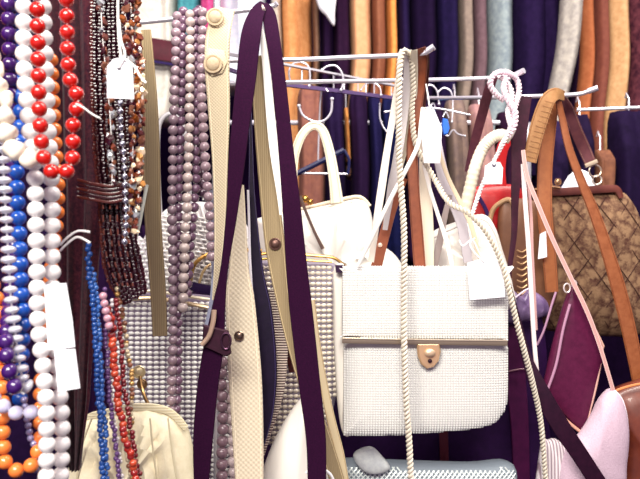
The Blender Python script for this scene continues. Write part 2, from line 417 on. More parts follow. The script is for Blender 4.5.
# ------------------------------------------------------------------ clothes in the background
def garment(label, cols_, x0, x1, y0, y1, Y, depth=.2, lean=0, nf=2, amp=.10, name='coat', m=None, cat='coat', hx=None, taper=0, seed=0, group=None, parts=True):
    """a garment seen edge-on: closed folded drape, px limits at distance Y; lean shifts the hem"""
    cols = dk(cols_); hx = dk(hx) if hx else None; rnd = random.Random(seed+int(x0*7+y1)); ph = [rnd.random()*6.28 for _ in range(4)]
    A = P(x0, y0, Y); B = P(x1, y1, Y); W = (B.x-A.x); cx = (A.x+B.x)/2; H = A.z-B.z; L = px(lean, Y); rows = 26; seg = 40; mb = MB(); v = []; f = []
    for j in range(rows+1):
        t = j/rows; z = A.z-H*t
        sh = min(1, .86+.14*math.sqrt(min(1, t*14))) if y0 > 5 else 1
        wj = W/2*sh*(.97+.03*math.sin(t*7+ph[3])); dj = depth/2*min(1, .4+t*3)
        if j == rows: wj *= .93; dj *= .96
        for k in range(seg):
            a = 2*math.pi*k/seg; ca, sa = math.cos(a), math.sin(a)
            x = wj*math.copysign(abs(ca)**.7, ca); y = dj*math.copysign(abs(sa)**.8, sa)
            u = x/max(1e-6, wj)
            fold = amp*W*(math.sin(u*nf*3.1+ph[0]+t*1.5)+.5*math.sin(u*nf*6.3+ph[1]-t*2))
            v.append((cx+x+L*(t-.5)+.009*math.sin(z*6+1.3)+.004*math.sin(z*17), Y+depth/2+y+fold*(1 if sa < 0 else .3), z))
    for j in range(rows):
        for k in range(seg):
            a = j*seg+k; b = j*seg+(k+1) % seg; f.append((a, a+seg, b+seg, b))
    f.append(tuple(range(seg))); f.append(tuple(rows*seg+k for k in range(seg))[::-1]); mb.add(v, f)
    root = thing(name, label, cat, (cx, Y+depth/2, B.z), group)
    mb.build('body', m or mat(cols, .85, kind='cloth', hex2=hx, scale=60, bump=.5), root, angle=80)
    # wire hanger showing above the shoulders
    top = Vector((cx-L/2+.009*math.sin(A.z*6+1.3)+.004*math.sin(A.z*17), Y+depth/2, A.z))
    tube([top+Vector((0, 0, -.02)), top+Vector((0, 0, .03)), top+Vector((0, .012, .045)), top+Vector((0, .02, .035))], .0015, 6).build('hanger', CHROME, root)
    return root
UR = thing('clothes_rail', 'long steel rail above holding the coats at the back', 'rail', (0, 2.45, 0))
zc = P(0, -70, 2.3).z
tube([(-1.5, 2.22, zc+.03), (1.7, 2.22, zc+.03)], .012, 12).build('bar', CHROME, UR)
for x in (-1.5, 1.7):
    tube([(x, 2.22, .02), (x, 2.22, zc+.03)], .014, 10).build('upright', CHROME, UR)
G = [ # label, c1, c2, x0, x1, ybottom, Y, lean
 ('dark purple coat hidden behind the necklaces at far left', '#2a0f44', '#3a1a55', -60, 60, 330, 2.2, 0),
 ('dark plum coat behind the brown bead strands', '#2c0f3e', '#3e1a4e', 55, 128, 320, 2.22, 0),
 ('white and pale blue blouse at the upper left', '#d0c8bc', '#e6e2da', 124, 176, 118, 2.1, 0),
 ('teal garment showing above the mauve pearls', '#2c6f80', '#49a0a6', 172, 197, 60, 2.15, 0),
 ('bright pink garment showing at the top between pearls and cream strap', '#c03072', '#e05a98', 196, 212, 70, 2.15, 0),
 ('pale blue garment behind the top of the plum strap', '#c9d2e6', '#e7e9f2', 212, 262, 84, 2.2, 0),
 ('narrow greige fur collar coat beside the plum strap', '#a99c90', '#d8cdbd', 268, 284, 66, 2.12, 5),
 ('orange tan suede coat right of the plum strap', '#c9824a', '#dc9a62', 279, 313, 190, 2.1, 8),
 ('olive brown coat beside the orange tan suede coat', '#6d4a3a', '#7d5a44', 310, 322, 260, 2.18, 8),
 ('dark plum coat below the white collar', '#2d1040', '#3a1650', 318, 338, 200, 2.2, 0),
 ('dark mauve brown coat left of the wide tan coat', '#3a1c44', '#4e2a52', 331, 351, 210, 2.14, -4),
 ('wide tan leather coat in the middle of the row', '#d09468', '#e2a87c', 349, 374, 175, 2.1, -2),
 ('brown side of a leather coat behind the rope chain', '#7c4630', '#8c5438', 371, 390, 190, 2.16, 0),
 ('thin orange coat above the rope chain', '#d98238', '#ea9a50', 386, 398, 165, 2.1, -2),
 ('navy coat just right of the thin orange coat', '#2a2158', '#3a3268', 397, 414, 200, 2.12, 4),
 ('almost black purple coat in the middle', '#220d40', '#2d164e', 411, 441, 210, 2.14, 2),
 ('dark navy ribbed coat with faint shine', '#251f55', '#35306a', 438, 462, 215, 2.1, 3),
 ('taupe wool coat left of the brown one', '#77665e', '#8c7a6e', 460, 476, 230, 2.12, 2),
 ('mauve brown wool coat above the second arm', '#5a4048', '#6c5058', 474, 491, 230, 2.14, 0),
 ('silvery grey green wool coat above the pink cord', '#74808a', '#96a2a4', 489, 520, 200, 2.1, 0),
 ('wide dark indigo coat right of the silvery grey one', '#2e2154', '#40326a', 517, 563, 175, 2.12, -4),
 ('pale grey crinkled coat leaning to the left', '#8e8784', '#b4aca2', 560, 580, 150, 2.08, -22),
 ('narrow dark coat between the grey and rust coats', '#2e0f38', '#3a1a44', 572, 583, 190, 2.16, 0),
 ('rust orange coat left of the golden tan coat', '#a0542c', '#b4683e', 580, 600, 200, 2.1, 0),
 ('reddish brown coat between rust and golden coats', '#6e3428', '#7e4232', 597, 614, 210, 2.12, 0),
 ('golden tan coat near the right edge', '#b98a5c', '#d2a678', 611, 635, 180, 2.08, 0),
 ('dark brown coat at the right edge of the top row', '#4e2438', '#6a3640', 633, 700, 190, 2.14, 0),
]
for i, (lb, c1, c2, x0, x1, yb, Y, ln) in enumerate(G):
    if i < len(G)-1 and abs(ln) < 10: x1 = min(x1, G[i+1][3]-.3) if abs(G[i+1][7]) < 10 else x1
    Y = 1.95 if abs(ln) > 10 else 2.12; dp = .08 if abs(ln) > 10 else .2
    ln = ln if abs(ln) > 10 else 0
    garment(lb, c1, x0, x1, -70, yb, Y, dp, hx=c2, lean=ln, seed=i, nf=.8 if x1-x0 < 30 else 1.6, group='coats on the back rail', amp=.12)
# white collar peeking out
o = Pillow([(314, -20), (336, -20), (335, 12), (334, 26), (326, 16), (318, 6)], 2.02, .03).mesh(.002); c = o.build('collar', mat('#e8e6ea', .8, kind='cloth', hex2='#d8d6e0', scale=60)); tagp(c, 'white pointed collar hanging between orange and dark coats', 'collar')
# shorter dark jackets below the crossbar
G2 = [
 ('brown suede coat seen through the arched cream handle', '#6a3c34', '#7e4c3c', 300, 330, 84, 262, 1.72, 0),
 ('black purple jacket left of the orange lining', '#241046', '#2e1a54', 328, 350, 84, 268, 1.6, 0),
 ('orange lined jacket edge among the dark jackets', '#a8622c', '#c88440', 349, 361, 104, 160, 1.62, -6),
 ('dark plum jacket in front of the navy jacket', '#2a0f42', '#36184e', 354, 376, 88, 262, 1.66, 0),
 ('navy blue jacket left of the rope chain', '#1c2058', '#262c66', 374, 392, 90, 264, 1.58, 0),
 ('deep blue garment behind the brown straps', '#0e1c50', '#162a6a', 388, 412, 92, 268, 1.64, 0),
 ('dark aubergine jacket behind the white straps', '#2a0f3c', '#3a1c4c', 410, 456, 100, 262, 1.66, 0),
 ('grey brown jacket below the second arm', '#63504e', '#7a6458', 454, 476, 96, 230, 1.62, 10),
 ('dusty pink jacket between arms above padded handle', '#8c6468', '#a67c74', 478, 502, 100, 210, 1.66, 0),
 ('dark brown jacket right of the twisted cord', '#3a1a40', '#4a2548', 508, 534, 108, 230, 1.62, 0),
 ('blue black jacket behind the orange strap', '#2b2450', '#4a4470', 550, 584, 118, 240, 1.66, 0),
 ('black jacket hanging from the right hand rail', '#1c0a38', '#281446', 583, 606, 112, 262, 1.5, 0),
 ('brown leather jacket end behind the buckle', '#5e3424', '#7a4a30', 602, 622, 148, 205, 1.56, 6),
 ('black jacket at the far right edge', '#1d0c3c', '#2a164c', 622, 665, 108, 340, 1.5, 0),
]
for i, (lb, c1, c2, x0, x1, y0, yb, Y, ln) in enumerate(G2):
    if i < len(G2)-1: x1 = min(x1, G2[i+1][3]-.2)
    Y = 1.64 if x0 < 580 else 1.5
    ln = 0
    garment(lb, c1, x0, x1, y0, yb, Y, depth=.10 if Y < 1.6 else .14, hx=c2, lean=ln, seed=90+i, nf=1.6, group='jackets on the lower rail', name='jacket', cat='jacket')
mr2 = thing('clothes_rail', 'dark lower rail half hidden behind the chrome crossbar', 'rail', (0, 1.66, 0))
zz = P(0, 122, 1.68).z-.04
tube([(-.25, 1.69, zz+.04), (.5, 1.69, zz+.04)], .006, 8).build('bar', CHROME, mr2)
for x in (-.25, .5): tube([(x, 1.69, .02), (x, 1.69, zz+.04)], .01, 8).build('upright', CHROME, mr2)
# dark skirts hanging further down hide the floor
for i, (x0, x1, lb) in enumerate([(-80, 60, 'long dark violet skirt low behind the orange beads'), (60, 170, 'long dark plum skirt behind the cream fabric bag'), (170, 300, 'long dark skirt behind the cream knitted strap'), (300, 420, 'long dark purple skirt under the white beaded bag'), (420, 530, 'long deep plum skirt right of the white beaded bag'), (530, 700, 'long dark violet skirt behind the tapestry bag')]):
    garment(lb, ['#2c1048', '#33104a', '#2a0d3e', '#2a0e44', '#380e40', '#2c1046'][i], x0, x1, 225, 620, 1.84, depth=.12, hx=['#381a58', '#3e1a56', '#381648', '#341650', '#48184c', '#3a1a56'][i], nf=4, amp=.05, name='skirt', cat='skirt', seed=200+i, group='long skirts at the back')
# small blue clips
for (x, y, hx, lb) in ((433, 117, '#3a8fd8', 'light blue plastic clip under the left hook'), (446, 126, '#2060c8', 'deep blue plastic clip under the right hook')):
    r = thing('plastic_clip', lb, 'clip', P(x, y+8, 1.3), 'blue clips on the crossbar')
    mb = prism([(x-3, y-8), (x+2, y-7), (x+4, y+2), (x+2, y+8), (x-2, y+9), (x-4, y)], 1.3, .008, bevel=.12); mb.build('jaw', mat(hx, .35), r, angle=30)
    tube(w3([(x-3, y-9), (x, y-14), (x+3, y-8)], 1.304), .001, 6).build('spring', CHROME, r)
# maroon box shelf at the upper left
r = thing('maroon_belt', 'wide maroon leather belt with dark edge across the white blouse', 'belt', P(160, 64, 2.09))
ribbon([(118, 44, 22), (150, 49, 22), (176, 53, 22), (210, 57, 22)], 2.09, .03).build('band', mat('#46081c', .5, kind='leather', hex2='#560e24', scale=50), r)
tube(w3([(118, 56), (150, 61), (176, 65), (210, 69)], 2.08), .004, 8).build('edging', mat('#2a1458', .5), r)

h = thing('clothes_hanger', 'dark hanger with a thin chrome bar seen through the arched cream handle', 'hanger', P(322, 174, 1.28))
tube([P(292, 173, 1.28), P(348, 174, 1.28)], .002, 8).build('trouser_bar', CHROME, h)
tube(w3([(292, 176, 1.28), (318, 163, 1.28), (344, 150, 1.28)], None), .005, 8).build('shoulder_arm', mat('#101440', .35), h)
tube(w3([(344, 150, 1.28), (349, 160, 1.28), (348, 174, 1.28)], None), .0028, 8).build('corner', mat('#101440', .35), h)
tube(w3([(318, 163, 1.28), (319, 130, 1.28), (321, 94, 1.27), (325, 88, 1.255), (328, 92, 1.25)], None), .0016, 8).build('hook', CHROME, h)

# ================================================================== the bags
# ---- white beaded box bag, the main one
YB = .92
bag = thing('beaded_handbag', 'boxy white beaded handbag with gold bar and twist clasp, hanging in the middle', 'handbag', P(424, 432, YB))
body = Pillow([(343, 335), (343, 300), (344, 270), (350, 267), (500, 267), (506, 272), (506, 335), (505, 395), (500, 412), (484, 424), (430, 430), (352, 433), (343, 426), (343, 380)], YB, .046, n=5, sub=4)
body.mesh().build('body', mat('#cfccca', .6), bag)
body.beads(2.62, 2.5, 1.16, seg=6, rings=4, clip=lambda x, y: y > 347, tmax=1.0).build('lower_beading', BEADW, bag)
gs = Pillow([(333, 300), (334, 268), (345, 266), (348, 300), (347, 380), (350, 432), (342, 431), (337, 400), (334, 350)], YB+.012, .03, n=4, center=(341, 345)); gs.mesh().build('side_gusset', mat('#efe9df', .5, kind='leather', scale=120, bump=.2), bag)
fl = Pillow([(342, 300), (343, 270), (346, 266.5), (380, 266), (440, 267), (500, 268), (507, 271), (508, 300), (507, 337), (500, 339), (420, 338), (346, 336), (342, 334)], YB-.02, .018, n=6, sub=4)
flap = fl.mesh().build('flap', mat('#cfccca', .6), bag)
fl.beads(2.62, 2.5, 1.16, seg=6, rings=4, tmax=1.0).build('flap_beading', BEADW, bag)
ribbon([(342, 340.5, 5.5, YB-.030), (420, 342, 5.5, YB-.031), (507, 343, 5.5, YB-.030)], YB, .004).build('metal_bar', mat('#a0907c', .3, .7), bag)
ribbon([(343, 338.2, 1.6, YB-.0325), (420, 339.6, 1.6, YB-.0335), (507, 340.6, 1.6, YB-.0325)], YB, .002).build('metal_bar_edge', mat('#d8c8b0', .25, .6), bag)
cl = prism([(417, 343), (440, 343), (441, 352), (439, 361), (434, 367), (427, 369), (421, 364), (418, 356)], YB-.034, .007, bevel=.14).build('clasp', mat('#dcb48c', .3, .6), bag, angle=30)
sphere(P(430, 353, YB-.036), px(5, YB), 12, 8, (1.1, .5, .8)).build('turn_knob', mat('#e0c0a0', .3, .5), cl)
stud(430, 361, YB-.036, 1.6, mat('#3c2430', .4, .5), cl, 'clasp_screw')
mb = prism([(335, 265), (345, 265), (345, 273), (336, 273)], YB-.012, .006, bevel=.1); mb.build('strap_loop', mat('#3a2440', .4, .4), bag)
# twisted chain
ch = thing('rope_chain', 'long white twisted chain over the first arm, one end crossing the white beaded bag', 'chain', P(411, 475, .86))
rope([(403, 50, .875), (400, 62, .868), (399, 90, .866), (399, 150, .866), (401, 188, .866), (404, 232, .866), (404, 285, .866), (404, 336, .862), (406, 400, .862), (409, 440, .866), (411, 482, .868)], None, 3.5, 9, 2, mb=None).build('front_end', mat('#d6ccbb', .4), ch)
rope([(403, 50, .878), (411, 58, .895), (413, 90, .908), (412, 112, .91), (416, 145, .912), (433, 176, .912), (449, 202, .885), (470, 214, .872), (489, 236, .868), (502, 264, .866), (509, 290, .864), (516, 320, .87), (524, 350, .88), (533, 385, .90), (541, 425, .92), (546, 486, .93)], None, 3.2, 8.5, 2).build('back_end', mat('#d2c8b6', .4), ch)

# ---- white vinyl frame bag with arched handle
Y2 = 1.10
fb = thing('frame_bag', 'smooth white vinyl frame bag with an arched cream handle', 'handbag', P(327, 300, Y2))
p2 = Pillow([(252, 262), (254, 225), (262, 217), (300, 210), (340, 202), (358, 199), (369, 206), (378, 240), (396, 256), (412, 285), (404, 320), (330, 330), (262, 322)], Y2, .07, n=2.5)
p2.mesh(.004, 14, 3).build('body', WHITEV, fb)
tube(w3([(254, 223), (280, 214), (310, 207), (343, 199), (360, 197), (370, 206)], Y2-.008), .0028, 8).build('frame', mat('#e2d2b8', .35), fb)
tube(w3([(254, 227), (282, 218), (312, 211), (343, 204), (360, 202)], Y2-.014), .0009, 6).build('frame_seam', BRASS, fb)
ribbon([(294, 214, 9), (293, 190, 9), (294, 160, 9), (301, 137, 9), (312, 126, 9), (322, 130, 9.5), (329, 150, 10), (334, 178, 11), (337, 203, 13)], Y2-.01, .006).build('handle', IVORY, fb)
for sd in (-1, 1): tube(w3(edge_path([(294, 214, 9), (293, 190, 9), (294, 160, 9), (301, 137, 9), (312, 126, 9), (322, 130, 9.5), (329, 150, 10), (334, 178, 11), (337, 203, 13)], Y2-.01, sd, .6, .0036), Y2), .0005, 5).build('stitching', mat('#c8b698', .6), fb)
stud(305, 199, Y2-.03, 3, GOLD, fb, 'ball_clasp'); stud(310, 202, Y2-.03, 2.4, GOLD, fb, 'ball_clasp')
cd = ribbon([(300, 196, 3), (306, 212, 3), (315, 233, 3), (323, 249, 4)], Y2-.045, .0015).build('cord_strap', mat('#5a4038', .5), fb)
# ---- white beaded bag with gold frame, right behind plum strap
Y3 = 1.0
bf = thing('beaded_handbag', 'white pearl beaded bag with thin gold frame behind the plum strap', 'handbag', P(305, 432, Y3))
p3 = Pillow([(250, 268), (256, 261), (300, 262), (334, 263), (338, 285), (338, 330), (337, 390), (318, 440), (262, 440), (246, 380), (248, 320)], Y3, .05, n=4)
p3.mesh().build('body', mat('#8e8494', .7), bf)
p3.beads(5.4, 5.2, 2.5, (1.15, .8, .85), 8, 6, False, None, .96).build('beading', BEADC, bf)
tube(w3([(250, 262), (262, 254), (290, 254), (320, 256), (334, 258), (345, 266)], Y3-.02), .0022, 8).build('frame', GOLD, bf)
tube(w3([(249, 266), (262, 259), (300, 260), (332, 262)], Y3-.024), .0016, 8).build('frame', GOLD, bf)
# ---- large white beaded clutch at the left
Y4 = .98
bl = thing('beaded_handbag', 'wide white beaded clutch with rows of beads behind the mauve pearls', 'handbag', P(200, 479, Y4))
p4 = Pillow([(118, 300), (128, 292), (180, 293), (222, 297), (250, 304), (252, 350), (250, 420), (246, 500), (128, 500), (116, 430), (114, 360)], Y4, .05, n=4)
p4.mesh().build('body', mat('#726478', .8), bl)
p4.beads(6.2, 4.75, 2.6, (1.18, .8, .74), 8, 6, False, None, .96).build('beading', mat('#f0eeea', .35), bl)
tube(w3([(120, 301), (150, 298), (185, 303), (214, 309)], Y4-.028), .0028, 8).build('frame', mat('#c8b090', .35, .6), bl)
tube(w3([(120, 295), (150, 291), (185, 296), (214, 300)], Y4-.026), .0022, 8).build('frame', mat('#e8dcc4', .35, .3), bl)
# ---- white lattice bag above it
Y5 = 1.06
lt = thing('woven_bag', 'white lattice bag with curved gold frame seen between mauve pearls and plum strap', 'handbag', P(190, 292, Y5))
p5 = Pillow([(142, 290), (136, 262), (150, 228), (172, 206), (205, 202), (236, 212), (252, 240), (250, 288), (200, 292)], Y5, .05, n=3)
p5.mesh(.002).build('body', mat('#d6d0d2', .7), lt)
mbx = MB()
for k in range(-3, 26):
    for sgn in (1,):
        pts = []
        for j in range(24):
            y = 205+j*3.7; x = 140+k*5.4+sgn*(y-205)*.35-8; q = P(x, y, Y5); t, yy = p5.front(q.x, q.z)
            if t < .95: pts.append(Vector((q.x, yy-.001, q.z)))
        if len(pts) > 2: tube(pts, .0016, 6, mb=mbx)
for k in range(22):
    pts = []
    for j in range(26):
        x = 138+j*4.6; y = 208+k*4.2+(x-138)*.16; q = P(x, y, Y5); t, yy = p5.front(q.x, q.z)
        if t < .95: pts.append(Vector((q.x, yy-.0018+.0016*(1 if (j+k) % 2 else -1), q.z)))
    if len(pts) > 2: tube(pts, .0017, 6, mb=mbx)
mbx.build('weave', mat('#f1ede8', .45), lt)
tube(w3([(190, 286), (193, 268), (201, 258), (216, 252), (240, 250), (262, 251)], Y5-.036), .003, 8).build('frame', GOLD, lt)
tube(w3([(198, 288), (203, 272), (212, 264), (230, 262)], Y5-.04), .002, 8).build('frame', mat('#e8c890', .3, .6), lt)
tube(w3([(160, 214), (158, 170), (158, 135), (161, 121), (170, 114), (181, 120), (187, 150), (190, 208)], Y5-.01), .0036, 10).build('handle', mat('#a8a4a8', .4), lt)
db = ribbon([(186, 285, 9), (200, 288, 9), (222, 293, 9), (240, 296, 8)], Y5-.05, .003).build('buckle_band', mat('#220a38', .4), lt)
# ---- lattice bag peeking at far left
wb = thing('woven_bag', 'slim white mesh bag left of the khaki strap', 'handbag', P(140, 296, 1.02))
p6 = Pillow([(122, 248), (140, 236), (150, 262), (152, 296), (130, 300), (118, 290)], 1.02, .03); p6.mesh().build('body', mat('#bdb6bd', .7), wb)
p6.beads(4.4, 4.2, 2.1, (1.1, .7, .8), 6, 5, True).build('beading', BEADW, wb)
# ---- cream fabric bag, lower left
Y7 = .84
cb = thing('fabric_bag', 'soft gathered cream fabric bag at the bottom left', 'handbag', P(125, 530, Y7))
p7 = Pillow([(60, 540), (66, 490), (76, 440), (88, 416), (104, 412), (140, 405), (165, 408), (186, 425), (196, 470), (200, 540)], Y7, .08, n=2.2)
p7.mesh(.006, 20, 5).build('body', mat('#dcd0b0', .8, kind='cloth', hex2='#e6dcc0', scale=120, bump=.4), cb)
ribbon([(84, 432, 7), (88, 418, 7), (110, 412, 8), (140, 407, 8), (168, 411, 7), (186, 428, 6)], Y7-.012, .004).build('hem', mat('#cfc29c', .8, kind='horiz', hex2='#e0d6b8', scale=300), cb)
for (xa, xb) in ((92, 74), (108, 98), (126, 128), (150, 160), (168, 180)):
    tube(w3([(xa, 418), ((xa+xb)/2-2, 450), (xb, 500)], Y7-.038), [.0012]*13, 6).build('pleat', mat('#d4c8a6', .8), cb)
r = stud(139, 372, .86, 5, mat('#d8c69a', .3, .4), cb, 'ball_clasp'); stud(142, 384, .86, 4, mat('#8a6c4a', .35, .6), cb, 'ball_clasp')
tube(w3([(140, 376, .86), (143, 392, .85), (150, 408, .83)], None), .0022, 8).build('clasp_stem', BRASS, cb)
# ---- smooth white bag at bottom centre
wc = thing('vinyl_bag', 'smooth rounded white vinyl bag at the bottom centre', 'handbag', P(300, 540, .95))
Pillow([(256, 500), (264, 466), (278, 432), (296, 404), (308, 394), (318, 410), (330, 440), (340, 500), (336, 560), (256, 560)], .93, .07, n=2).mesh(.001).build('body', WHITEV, wc)
tube(w3([(306, 473), (312, 469), (322, 469), (330, 474), (334, 482)], .84), .0018, 8).build('ring', mat('#e8e4e6', .4), wc)
# ---- sequined bag along the bottom edge
sq = thing('sequined_bag', 'silver sequined net bag along the bottom edge under the white beaded bag', 'handbag', P(420, 540, 1.0))
p8 = Pillow([(338, 468), (346, 460), (400, 462), (470, 464), (508, 462), (516, 480), (514, 560), (340, 560), (334, 500)], 1.0, .05, n=5)
p8.mesh().build('body', mat('#76808a', .6), sq)
mbx = MB()
for k in range(-6, 62):
    for sgn in (-1, 1):
        pts = []
        for j in range(28):
            y = 460+j*3; x = 300+k*4.6+sgn*(y-500)*.9; q = P(x, y, 1.0); t, yy = p8.front(q.x, q.z)
            if t < .97: pts.append(Vector((q.x, yy-.001, q.z)))
        if len(pts) > 2: tube(pts, .0011, 5, mb=mbx)
mbx.build('sequin_net', mat('#d8e0de', .3, .2), sq)
gp = Pillow([(353, 456), (360, 449), (372, 447), (382, 456), (390, 468), (376, 474), (362, 470)], .97, .02); tagp(gp.mesh().build('suede_pouch', mat('#b8bcc0', .7, kind='cloth', hex2='#d4d8d6', scale=90)), 'small pale grey pouch resting on the sequined bag under the white beaded bag', 'pouch')
# ---- dark bags behind the main one
dp = thing('shoulder_bag', 'large dark plum bag hidden behind the white beaded bag', 'handbag', P(430, 500, 1.14))
Pillow([(350, 300), (500, 296), (540, 310), (548, 420), (544, 510), (352, 512), (346, 400)], 1.13, .045, n=3.5).mesh(.003).build('body', mat('#260838', .6, kind='leather', hex2='#300c44', scale=60), dp)
ribbon([(443, 415, 9), (444, 450, 9), (446, 500, 9)], 1.1, .003).build('strap', mat('#54202c', .5, kind='leather', hex2='#602634', scale=60), dp)
ribbon([(512, 325, 20), (516, 380, 20), (520, 430, 18), (522, 500, 16)], 1.095, .004).build('side_panel', mat('#44113c', .5, kind='leather', hex2='#521644', scale=60), dp)
tube(w3([(506, 372, 1.088), (522, 369, 1.086), (534, 371, 1.088)], None), .0012, 6).build('piping', mat('#8a5868', .4), dp)
# ---- white ruffled vinyl bag behind
wv = thing('vinyl_bag', 'glossy white bag with soft folds behind the upper right of the beaded bag', 'handbag', P(465, 300, 1.04))
Pillow([(424, 246), (432, 232), (455, 222), (482, 214), (494, 226), (502, 250), (512, 285), (508, 310), (428, 310)], 1.04, .06, n=2.4).mesh(.004, 18, 8).build('body', WHITEV, wv)
tube(w3([(430, 240), (452, 229), (480, 219), (494, 232), (504, 262)], 1.005), .0014, 6).build('piping', mat('#cfc6c0', .5), wv)
stud(428, 247, 1.0, 2.6, BRASS, wv, 'rivet')
# ---- red bag
rb = thing('leather_bag', 'bright red leather bag behind the padded ivory handle', 'handbag', P(490, 240, 1.12))
Pillow([(466, 200), (472, 188), (500, 184), (520, 188), (524, 210), (516, 238), (476, 240), (466, 226)], 1.16, .04, n=3).mesh(.001).build('body', mat('#9c1016', .4, kind='leather', hex2='#b0181a', scale=60, bump=.2), rb)
ribbon([(502, 190, 10), (500, 170, 11), (502, 150, 12), (508, 138, 12)], 1.15, .004).build('handle', mat('#b81a1c', .35), rb)
ribbon([(478, 196, 4), (486, 210, 4), (490, 226, 4)], 1.125, .003).build('trim_band', mat('#2a0d48', .5), rb)
# ---- tapestry bag
Y8 = 1.2
tp = thing('tapestry_bag', 'brown tapestry bag with dark wooden frame, large, at the right', 'handbag', P(590, 330, Y8))
p9 = Pillow([(504, 296), (490, 252), (490, 222), (499, 199), (520, 192), (560, 190), (612, 190), (628, 200), (638, 222), (644, 258), (648, 300), (642, 332), (600, 336), (545, 330), (516, 318)], Y8, .09, n=3)
p9.mesh(.002, 9, 4).build('body', mat('#4c3028', .8, kind='tapestry', hex2='#8a6c52', scale=85, bump=.9), tp)
mbx = MB()
for k in range(-3, 9):
    for sgn in (-1, 1):
        pts = []
        for j in range(30):
            y = 198+j*4.4; x = 500+k*26+sgn*(y-260)*.75; q = P(x, y, Y8); t, yy = p9.front(q.x, q.z)
            if t < .93: pts.append(Vector((q.x, yy+.0002, q.z)))
        if len(pts) > 2: tube(pts, .0009, 5, mb=mbx)
mbx.build('quilting', mat('#3c2420', .8), tp)
ribbon([(497, 208, 6), (500, 198, 7), (512, 194, 7), (560, 192, 8), (606, 189, 8), (616, 190, 7), (620, 198, 5)], Y8-.03, .012).build('frame', mat('#5a2c28', .35, .2, kind='leather', hex2='#6e3a30', scale=50, bump=.1), tp)
stud(549, 186, Y8-.045, 3.4, mat('#c8a078', .25, .8), tp, 'ball_clasp'); stud(558, 182, Y8-.045, 2.8, mat('#c8a078', .25, .8), tp, 'ball_clasp')
tube(w3([(534, 190), (548, 187), (560, 188)], Y8-.045), .0025, 8).build('clasp_bar', mat('#b08868', .3, .8), tp)
# ---- small tan bag at its left edge
tb = thing('leather_bag', 'small tan leather bag with curved top against the left edge of the tapestry bag', 'handbag', P(525, 305, 1.13))
Pillow([(500, 205), (512, 198), (530, 200), (550, 206), (556, 250), (556, 300), (538, 312), (516, 306), (503, 280), (498, 240)], 1.12, .03, n=3).mesh(.002).build('body', mat('#6e4630', .5, kind='leather', hex2='#7a5038', scale=50, bump=.4), tb)
mbx = MB()
for k in range(9): tube(w3([(517, 250+k*6), (522, 252+k*6), (527, 249+k*6)], 1.098), .0011, 5, mb=mbx)
mbx.build('coil', mat('#d8b080', .3, .5), tb)
tube(w3([(488, 232, 1.12), (492, 212, 1.12), (500, 203, 1.115), (510, 200, 1.11), (516, 212, 1.105)], None), .004, 8).build('piping', mat('#b08a64', .5), tb)
# white slip behind tapestry frame
o = prism([(563, 190), (572, 175), (580, 168), (590, 172), (598, 188), (596, 194)], 1.27, .02, bevel=.2).build('paper_bundle', PAPER, angle=20); tagp(o, 'white paper stuffing poking up behind the tapestry bag frame', 'paper')
# ---- mauve satin lining and bag
ms = thing('satin_pouch', 'folded mauve satin pouch just under the tan leather bag', 'pouch', P(526, 322, 1.05))
Pillow([(499, 290), (508, 286), (520, 296), (530, 290), (546, 300), (548, 314), (532, 320), (512, 323), (500, 318)], 1.08, .03, n=2).mesh(.0025, 14, 2).build('body', mat('#5e4870', .35, kind='cloth', hex2='#846c94', scale=40, bump=.2), ms)
tube(w3([(500, 306), (512, 300), (524, 291), (531, 288)], 1.06), .0014, 6).build('piping', mat('#e6cfe4', .3), ms)
# ---- maroon clutch, hung corner up
mc = thing('leather_clutch', 'maroon leather clutch hanging corner up with pale pink piping', 'clutch', P(580, 432, .98))
p10 = Pillow([(569, 289), (574, 288), (588, 316), (603, 349), (596, 385), (585, 431), (580, 432), (562, 413), (543, 395), (546, 372), (556, 330)], .98, .022, n=3, sub=4)
p10.mesh().build('body', mat('#4c1232', .4, kind='leather', hex2='#58183a', scale=120, bump=.25), mc)
tube(w3([(574, 288), (588, 316), (602, 344), (602, 350), (596, 385), (584, 431)], .975), .0021, 8).build('piping', mat('#d8aa9c', .35, .1), mc)
tube(w3([(553, 406), (566, 420), (581, 432), (585, 432)], .972), .0022, 8).build('piping', mat('#cf9a84', .35, .1), mc)
tube(w3([(570, 304), (563, 330), (556, 365), (546, 394)], .962), .0019, 8).build('piping', mat('#b0809c', .35), mc)
tube(w3([(556, 292), (552, 304), (544, 330), (537, 345)], .99), .0017, 8).build('piping', mat('#a67c98', .35), mc)
# ---- pale pink knitted bag, striped pale bag, brown leather bag
pk = thing('felt_bag', 'fuzzy pale pink bag at the bottom right', 'handbag', P(600, 520, .94))
Pillow([(612, 388), (622, 400), (628, 428), (626, 462), (618, 500), (560, 520), (556, 470), (566, 446), (580, 434), (594, 412), (602, 396)], .96, .05, n=2.2).mesh(.001).build('body', mat('#c4a8b8', .95, kind='fur', hex2='#d2b8c8', scale=500, bump=.8), pk)
tube(w3([(613, 389), (623, 402), (628, 430), (625, 462), (617, 490)], .955), .0014, 6).build('seam', mat('#f2e6ee', .7), pk)
st = thing('striped_bag', 'pale striped bag left of the fuzzy pink one', 'handbag', P(565, 520, .94))
Pillow([(541, 448), (549, 440), (558, 440), (572, 455), (590, 474), (606, 490), (604, 540), (538, 540)], .97, .04, n=3).mesh(.001).build('body', mat('#a08a94', .6, kind='vert', hex2='#eadfe2', scale=240, bump=.7), st)
lb = thing('leather_bag', 'glossy reddish brown leather bag in the bottom right corner', 'handbag', P(640, 520, .99))
Pillow([(606, 398), (616, 388), (634, 381), (660, 376), (690, 400), (700, 500), (690, 560), (612, 560), (614, 440)], 1.02, .08, n=2.4).mesh(.002).build('body', mat('#561f12', .4, kind='leather', hex2='#6c2e1a', scale=40, bump=.25, coat=.2), lb)
tube(w3([(608, 397), (618, 390), (640, 384), (668, 382)], .985), .002, 8).build('seam', mat('#c87a48', .4), lb)

